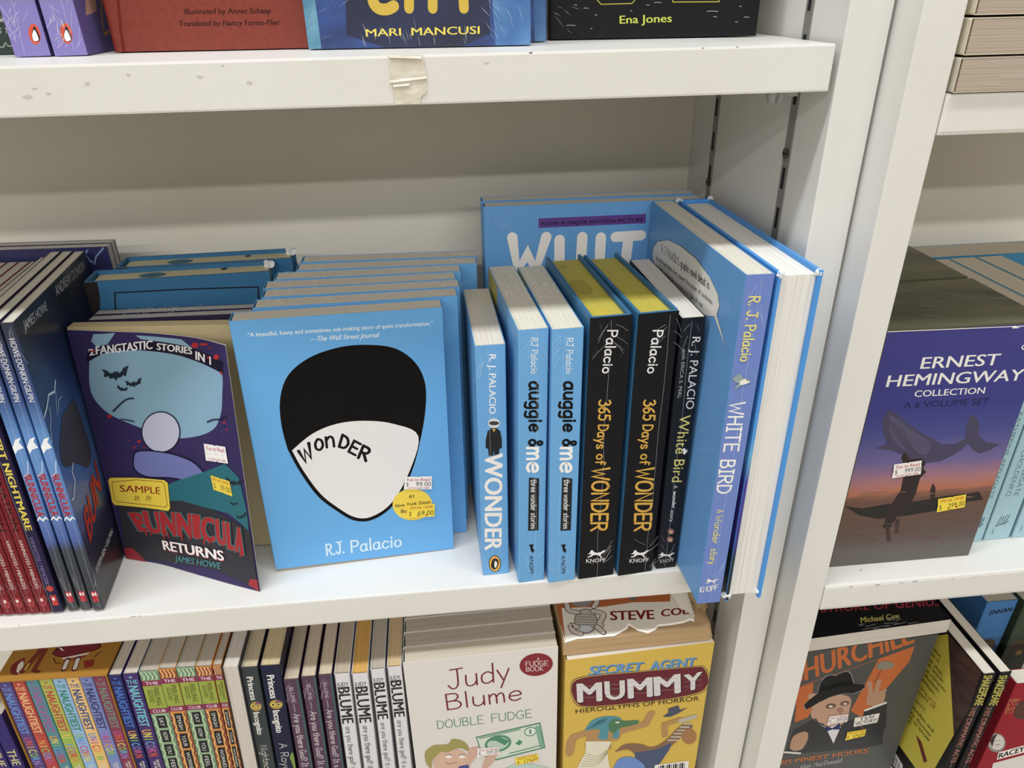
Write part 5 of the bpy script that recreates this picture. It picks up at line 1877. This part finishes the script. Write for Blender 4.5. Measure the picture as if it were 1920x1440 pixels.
# ------------------------------------------------------------------ right bookcase
# lying stack on its upper shelf
LS = 'thick paperbacks lying flat on the upper right shelf'
zb = ZRU
for k, (th_, lab, dx) in enumerate(((.0172, 'bottom one of the thick flat books, crinkled film over its page edges', 0), (.0176, 'middle one of the thick flat books in the pile', .0006), (.0176, 'top flat book of the pile of thick ones', .0010))):
    b_ = Book('paperback_book', lab, CA, (XR + .0022 + dx, YQ - .0022, zb + .0004), (-90, 0, 0), .135, .200, th_, 'face', '#d9cfb4' if k else '#cfc6b4', '#b3a595', group=LS)
    b_.root.location = (XR + .0022 + dx, YQ - .0022, zb + th_ + .0004)
    b_.M = Matrix.Translation(b_.root.location) @ b_.root.rotation_euler.to_matrix().to_4x4()
    b_.done()
    bm = bmesh.new()
    rnd = random.Random(k + 3)
    for _ in range(7 if k == 0 else 3):
        x, z = rnd.uniform(.008, .12), rnd.uniform(.002, .014)
        L = rnd.uniform(.004, .03)
        v = [(x, z), (x + L * .5, z + rnd.uniform(-.001, .0016)), (x + L, z + rnd.uniform(-.001, .002))]
        for (a, c), (a2, c2) in zip(v, v[1:]):
            c, c2 = min(max(c, .001), th_ - .001), min(max(c2, .001), th_ - .001)
            bm.faces.new([bm.verts.new(q_) for q_ in ((a, c + .0003, -.0004), (a, c - .0002, -.0006), (a2, c2 - .0002, -.0006), (a2, c2 + .0003, -.0004))])
    link('wrap_crease_glint', bm, FILM, b_.root)
    zb += th_ + .0012

# boxed sets on the middle shelf
HM = 'sunset coloured boxed sets on the right shelf'
hb = Book('boxed_set', 'front boxed set with a purple sunset cover, white capitals and two price stickers', 'boxed set', (.2861, -.0026, ZR), (0, 0, 0), .1165, .2048, .0835, 'box', '#55533f', group=HM)
i = hb.ink('F', (1500, 440, 2.057))
i.raw([(.0004, .0004), (.1161, .0004), (.1161, .2036), (.0004, .2036)], [(0, 1, 2, 3)],
      ramp_mat('sunset_picture', [(0, '#565250'), (.1, '#5a524f'), (.2, '#5f4a44'), (.33, '#6b4a3c'), (.36, '#8a5a48'), (.375, '#b56a48'), (.42, '#a87078'), (.5, '#6a5f98'), (.62, '#3f4690'), (.72, '#2f3488'), (1, '#343488')], 2, 0, .2048, noise=.012))
WH = '#e8e8e2'
i.text('ERNEST', (462, 518), (764, 503), (474, 470), WH, 'b')
i.text('HEMINGWAY', (330, 588), (856, 562), (342, 540), WH, 'b')
i.text('COLLECTION', (440, 626), (711, 612), (444, 600), WH, 'b')
i.text('A 6 VOLUME SET', (397, 670), (726, 654), (402, 644), '#23234a', 'r')
whale = [(315, 720), (330, 690), (345, 674), (372, 690), (420, 730), (480, 772), (520, 790), (545, 808), (600, 806), (636, 786), (640, 740), (655, 700), (668, 694), (686, 712), (692, 745), (690, 776), (720, 800), (772, 808), (730, 832), (690, 845), (662, 826), (650, 806), (600, 846), (540, 874), (480, 882), (430, 868), (400, 850), (350, 832), (292, 824), (335, 806), (322, 770)]
i.poly(whale, '#4b4763')
i.poly([(345, 690), (420, 745), (500, 800), (480, 850), (400, 830), (350, 770)], '#57536f', True)
for k in range(5):
    i.stroke([(335 + k * 14, 710 + k * 8), (375 + k * 14, 780 + k * 10), (420 + k * 12, 842 + k * 3)], .0004, '#3a3752', True)
i.poly([(172, 1048), (240, 1056), (330, 1040), (450, 1028), (560, 1008), (640, 1000), (690, 990), (706, 1022), (640, 1030), (560, 1058), (420, 1082), (300, 1096), (228, 1082)], '#33302f')
i.poly([(318, 1128), (352, 1040), (388, 985), (405, 900), (390, 860), (402, 838), (424, 866), (470, 862), (486, 880), (474, 900), (486, 915), (462, 940), (446, 1000), (420, 1048), (380, 1078), (340, 1140)], '#38302f')
i.poly([(330, 1125), (345, 1125), (350, 1180), (335, 1185)], '#453a37')
i.poly([(368, 1100), (385, 1095), (378, 1150), (366, 1155)], '#453a37')
i.poly([(505, 1018), (500, 990), (512, 958), (522, 975), (520, 1016)], '#3a322f')
for k in range(16):
    rnd = random.Random(k)
    x, y = rnd.uniform(180, 560), rnd.uniform(1100, 1190)
    i.stroke([(x, y), (x + rnd.uniform(20, 70), y - rnd.uniform(0, 5))], .0005, '#7a5c50')
    x, y = rnd.uniform(230, 700), rnd.uniform(985, 1020)
    i.stroke([(x, y), (x + rnd.uniform(20, 60), y - rnd.uniform(0, 5))], .0005, '#94705c')
i.stroke([(338, 374), (900, 350)], .0006, '#e4e2dc')
i.poly([(816, 356), (828, 350), (836, 356), (850, 357), (838, 360), (820, 361)], '#f2f2ee')
i.stroke([(870, 422), (856, 430), (858, 440), (870, 440)], .0009, '#dddde8', True)
t = hb.ink('T', uv=True)
t.raw([(.0006, .0006), (.1159, .0006), (.1159, .0829), (.0006, .0829)], [(0, 1, 2, 3)], mottled_mat('forest_picture', '#37362a', '#6b6a52', 14, (.6, 2.2, 1), True, (.3, .7)))
hb.extra.append(lambda: hb.sticker('F', (1500, 440, 2.057), [(360, 884), (468, 868), (463, 921), (352, 937)], '999.00'))
hb.extra.append(lambda: hb.sticker('F', (1500, 440, 2.057), [(530, 1017), (639, 999), (632, 1048), (525, 1068)], '299.00', True))
hb.extra.append(lambda: hb.film('T', (.1, .95, .1, .95), 16, .03, 165, .5, .0002, seed=14))
hb.done()
hb2 = Book('boxed_set', 'rear boxed set with a dull green top, behind the sunset one', 'boxed set', (.2850, .0836, ZR), (0, 0, .3), .1165, .2048, .0835, 'box', '#55533f', group=HM)
t = hb2.ink('T', uv=True)
t.raw([(.0006, .0006), (.1159, .0006), (.1159, .0829), (.0006, .0829)], [(0, 1, 2, 3)], MATS['forest_picture'])
hb2.done()
PB2 = 'pale blue spines beside the boxed set'
for k, (x, w__, y, lab) in enumerate(((.4085, .0155, .0118, 'thin pale blue spine pressed against the boxed set'), (.4262, .0225, .0128, 'pale blue spine with grey lettering and a hand emblem'), (.4512, .0220, .0130, 'outer pale blue spine, cut off by the picture edge'))):
    b_ = Book('paperback_book', lab, CA, (x, y, ZR), (0, 0, 1.0), w__, .200, .1275, 'spine', '#9cc4d2', '#cfc4b3', group=PB2)
    i = b_.ink('F', uv=True)
    down(i, 'KATHERINE APPLEGATE', .52, .72, .62, .22, '#4f7a8a', 'r')
    down(i, 'GENNIFER CHOLDENKO', .22, .42, .62, .22, '#4f7a8a', 'r')
    i.text('6', (.3, .68), (.7, .68), (.3, .76), '#3f5f70', 'h', .12)
    for q_ in range(4):
        i.stroke([(.3 + .1 * q_, .075), (.38 + .1 * q_, .125)], .0008, '#3f6478')
    i.stroke([(.28, .07), (.72, .09)], .0008, '#3f6478')
    down(i, 'HARPER', .2, .28, .06, .03, '#4f7a8a', 'r')
    r = b_.ink('R', uv=True)
    r.fill('#2f7f9c', 0, 1, 0, 1)
    b_.extra.append(lambda q_=b_, z_=k: q_.seam(.2, .04, 12, seed=61 + z_))
    b_.done()
BR_ = 'face-out books behind the boxed sets'
b_ = Book('paperback_book', 'wrapped book standing face out at the back of the right shelf', CA, (.4020, .1425, ZR), (0, 0, .3), .130, .2005, .0300, 'face', '#2f7fa8', '#c4bbab', group=BR_)
b_.done()

# lower right shelf
b_ = Book('paperback_book', 'face-out paperback with orange capitals and a man in a black hat', CA, (.2880, .0135, ZRL), (0, 0, .6), .1300, .1965, .0170, 'face', '#545452', '#d4cec4')
C4 = (1440, 1080, 4)
i = b_.ink('F', C4)
OR = '#c8692c'
i.poly([(220, 840), (340, 800), (330, 1000), (300, 1060), (200, 1100)], OR)
i.poly([(830, 622), (1100, 525), (1060, 640), (900, 830), (760, 990), (700, 1060), (620, 1010)], OR)
i.stroke([(230, 830), (1100, 530)], .0006, OR)
i.text('CHURCHILL', (150, 830), (1096, 500), (132, 668), OR, 'x')
i.poly([(335, 880), (300, 900), (340, 1010), (380, 1100), (430, 1140), (560, 1110), (610, 1010), (600, 900)], '#c39a80', True)
i.ell((345, 1030), 26, 42, '#c39a80', 14)
hat = [(270, 968), (300, 935), (372, 880), (392, 800), (432, 755), (470, 742), (512, 748), (560, 722), (598, 716), (622, 740), (640, 806), (722, 815), (728, 832), (690, 862), (640, 880), (560, 880), (470, 905), (380, 948), (320, 985), (285, 1000)]
i.poly([(x + (-5 if x < 450 else 5), y + (-5 if y < 800 else 3)) for x, y in hat], '#9a9896')
i.poly(hat, '#242425')
i.poly([(385, 868), (392, 835), (520, 800), (634, 790), (640, 815), (530, 832)], '#101011')
i.ell((470, 975), 40, 20, '#7c5a4a', 14, -10)
i.ell((575, 955), 36, 18, '#7c5a4a', 14, -10)
i.ell((470, 978), 16, 8, '#e6e2dc', 10)
i.ell((578, 958), 14, 7, '#e6e2dc', 10)
i.poly([(510, 1000), (545, 985), (565, 1010), (540, 1030)], '#a87a64', True)
i.poly([(330, 1080), (420, 1110), (490, 1250), (560, 1110), (660, 1060), (700, 1150), (860, 1180), (860, 1260), (700, 1290), (130, 1340), (190, 1160)], '#3c3c3e')
i.poly([(380, 1110), (430, 1130), (490, 1255), (545, 1130), (520, 1110), (440, 1140)], '#d9d6de')
i.poly([(430, 1120), (480, 1140), (540, 1100), (540, 1150), (480, 1150), (435, 1165)], '#2c3468')
HN = '#b88e72'
i.poly([(735, 960), (745, 890), (790, 870), (850, 860), (880, 880), (860, 960), (820, 985)], HN, True)
i.stroke([(770, 880), (758, 800)], .0048, HN)
i.stroke([(805, 880), (832, 785)], .0048, HN)
i.stroke([(840, 890), (872, 856)], .0046, HN)
i.poly([(720, 1010), (860, 950), (890, 940), (885, 1120), (850, 1200), (760, 1200), (700, 1110)], '#38383a')
i.stroke([(730, 1005), (880, 950)], .003, '#dedbd6')
i.poly([(160, 1290), (190, 1200), (280, 1165), (300, 1210), (260, 1290), (200, 1310)], HN, True)
i.stroke([(125, 1320), (238, 1328)], .0026, '#dedbd6')
i.poly([(650, 1062), (838, 1026), (818, 1096), (640, 1130)], '#e6e4dc')
i.text('V is for', (690, 1084), (800, 1062), (690, 1050), '#26262a', 'b')
i.text('VICTORY!', (652, 1120), (815, 1090), (654, 1092), '#26262a', 'b')
i.poly([(812, 670), (850, 640), (910, 640), (945, 660), (925, 690), (870, 700), (820, 695)], '#8c8878', True)
i.stroke([(850, 700), (800, 800)], .0005, '#55524a')
i.stroke([(85, 1395), (760, 1290)], .0005, '#8d8d8c')
i.text('HIS FINEST HOURS', (60, 1418), (745, 1322), (66, 1382), OR, 'b')
i.text('Alan MacDonald', (236, 1446), (548, 1394), (240, 1412), '#a9a9a8', 'h', .1)
b_.extra.append(lambda q_=b_: q_.sticker('F', C4, [(458, 1046), (602, 1030), (590, 1088), (437, 1114)], '399.00'))
b_.extra.append(lambda q_=b_: q_.sticker('F', C4, [(592, 1166), (735, 1142), (720, 1194), (575, 1228)], '59.00', True))
b_.done()
c2 = Book('paperback_book', 'dark grey paperback hidden behind the one with the man in a hat', CA, (.2880, .0312, ZRL), (0, 0, .6), .1300, .1965, .0170, 'face', '#545452', '#d4cec4')
c2.done()
c3 = copy_tree(c2.root, (.2880, .0490, ZRL), (0, 0, .5), 'rearmost dark grey paperback under the flat black book')

zt = ZRL + .1965
fb = Book('paperback_book', 'black book lying flat with yellow and red lettering, under the shelf edge', CA, (.288, .010, 0), (-90, 0, 3.0), .1350, .1850, .0168, 'face', '#17171a', '#d3cdc4')
fb.root.location = (.2893, .0062, zt + .0168 + .0010)
fb.M = Matrix.Translation(fb.root.location) @ fb.root.rotation_euler.to_matrix().to_4x4()
i = fb.ink('F', C4)
i.text('STROKE OF GENIUS', (395, 275), (1295, 222), (400, 205), '#a3263c', 'b')
i.text('Michael Cox', (696, 352), (988, 318), (692, 308), '#c9c04a', 'b')
fb.done()
bm = bmesh.new()
rnd = random.Random(9)
for k in range(14):
    x, y = rnd.uniform(.05, .1), rnd.uniform(.0, .012)
    a = rnd.uniform(-.6, .6)
    L = rnd.uniform(.004, .014)
    dx, dy = math.cos(a) * L, math.sin(a) * L * .4
    bm.faces.new([bm.verts.new(q_) for q_ in ((x, -.0006, y), (x + dx, -.0012, y + dy), (x + dx + .0008, -.0006, y + dy + .0012), (x, -.0005, y + .0008))])
link('wrap_crease_glint', bm, FILM, fb.root)

SK2 = 'dark spines with yellow capitals on the lower right shelf'


def bard(b, full):
    i = b.ink('F', C4)
    ox = 0 if full else 112
    i.text('SHAKESPEARE', (1622 + ox, 745), (1545 + ox, 972), (1690 + ox, 745), '#d3c93e', 'b')
    i.text('HIS DRAMATIC ACTS', (1525 + ox, 990), (1366 + ox, 1400), (1568 + ox, 990), '#b06a5a', 'b')
    if not full:
        return
    l = b.ink('L', C4)
    l.poly([(1350, 440), (1610, 700), (1510, 1010), (1396, 1190)], mottled_mat('brown_brush', '#2a1f20', '#43302c', 60, (1, 1, 3)))
    l.poly([(1095, 470), (1350, 436), (1394, 1192), (1230, 1480), (1120, 1460), (882, 1128)], '#c3b52a')
    D_ = '#2a2710'
    B_ = '#8a5a1c'
    for s_, a, c, col in (('nows that', (1165, 475), (1296, 620), D_), ('akespeare is', (1128, 490), (1282, 656), D_), ('riting a few plays,', (1104, 508), (1312, 758), D_), ('a way with words', (1098, 550), (1312, 806), D_),
                          ('racters like romantic', (1076, 590), (1332, 880), D_), ('urderous Macbeth.', (1058, 622), (1290, 888), D_), ('ow that William...', (1046, 660), (1268, 920), D_), ('ur vanishing act!', (1028, 712), (1256, 978), B_),
                          ('head chopped off', (1012, 750), (1252, 1010), B_), ('Queen!', (1006, 790), (1090, 886), B_), ('entire theatre!', (1000, 820), (1178, 1020), B_), ('cruel comedies and', (986, 872), (1240, 1180), D_),
                          ('secret diary, discover', (958, 896), (1222, 1216), D_), ('ever want to know', (956, 936), (1210, 1248), D_), ('akespeare!', (944, 966), (1070, 1118), D_)):
        l.text(s_, a, c, (a[0] + 4, a[1] - 30), col, 'b')
    l.poly([(912, 1246), (1012, 1420), (1000, 1500), (860, 1388)], '#dcdad6')
    for k in range(9):
        l.stroke([(925 + k * 9, 1300 + k * 14), (905 + k * 9, 1400 + k * 12)], .0006 + .0005 * (k % 2), '#26262a')
    l.poly([(1110, 1190), (1150, 1240), (1195, 1390), (1170, 1400), (1140, 1290)], '#6b2a22')


zs = on_y(1857, 1261, -.0335)
for full, pl, pr_, lab in ((True, (1844.5, 1262), (1868.5, 1260), 'dark spine with yellow capitals, its yellow printed cover facing left'), (False, (1876, 1258.5), (1898.5, 1256), 'dark spine with yellow capitals, beside the red book')):
    a, c = on_y(*pl, -.0335), on_y(*pr_, -.0335)
    b_ = Book('paperback_book', lab, CA, (a.x - .0022, -.0335, ZRL), (0, 1.0, .6), c.x - a.x - .0004, .1975, .132, 'spine', '#1f1d1f', '#dcd6cb', group=SK2)
    bard(b_, full)
    b_.extra.append(lambda q_=b_, z_=full: q_.seam(.5, .02, 10, seed=71 + z_))
    b_.done()
rb = Book('paperback_book', 'red book facing out with a small portrait, beside the two dark spines', CA, (.4748, -.0200, ZRL), (0, .6, 0), .1200, .1620, .0150, 'face', '#9c1828', '#ded8cc')
i = rb.ink('F', C4)
i.poly([(1690, 1404), (1935, 1338), (1935, 1560), (1640, 1560)], '#dedbd8')
i.ell((1712, 1250), 70, 72, '#8f8b88', 20, -20)
i.ell((1716, 1246), 56, 60, '#d4ccc8', 20, -20)
i.poly([(1660, 1240), (1685, 1198), (1722, 1182), (1700, 1220), (1680, 1285)], '#3a3434')
i.stroke([(1706, 1268), (1736, 1262)], .0008, '#3a3434')
i.stroke([(1695, 1238), (1712, 1234)], .0006, '#3a3434')
i.stroke([(1728, 1232), (1742, 1228)], .0006, '#3a3434')
i.poly([(1715, 1378), (1728, 1322), (1925, 1268), (1925, 1322)], '#e9e4e0')
i.text('RACEY', (1726, 1368), (1918, 1312), (1736, 1328), '#1c191a', 'x')
i.poly([(1860, 960), (1960, 930), (1960, 1060), (1850, 1060)], '#5a3a34', True)
for k, s_ in enumerate(('Palac', 'A Co', 'Boy', 'Fu')):
    i.text(s_, (1800 - k * 8, 950 + k * 30), (1890 - k * 18, 932 + k * 30), (1803 - k * 8, 924 + k * 30), '#c98a5a', 'h', .1)
rb.done()
# dim row behind
DIM = 'comic spines in the shade behind the dark spines'
for k, (x, w__, y, c_, lab, nm) in enumerate(((.4480, .018, .1120, '#394536', 'dark green comic book deep in the lower right shelf', 'CREATURES'), (.4675, .022, .1060, '#35404a', 'slate comic book beside the dark green one', 'ADVENTURE'),
                                              (.4985, .0325, .0600, '#3f7fc0', 'blue thick comic book with slanted black capitals', 'ENHAN'), (.5345, .030, .0560, '#41513c', 'olive thick comic book right of the blue one', 'POLICE'))):
    b_ = Book('paperback_book', lab, CA, (x, y, ZRL), (0, 1.0, .5), w__, .178 if y < .1 else .205, .125 if y < .1 else .080, 'spine', c_, '#b5ae9f', group=DIM)
    i = b_.ink('F', uv=True)
    i.text(nm, (.2, .90), (.9, .915), (.22, .935), '#1d1d22' if k < 3 else '#2a3a2c', 'x')
    i.ell((.5, .66), .36, .05, '#5a4a30', 16)
    i.ell((.6, .6), .12, .02, '#c9a82c', 12)
    b_.done()

for o in list(bpy.data.objects):
    if '_box' in o:
        del o['_box']
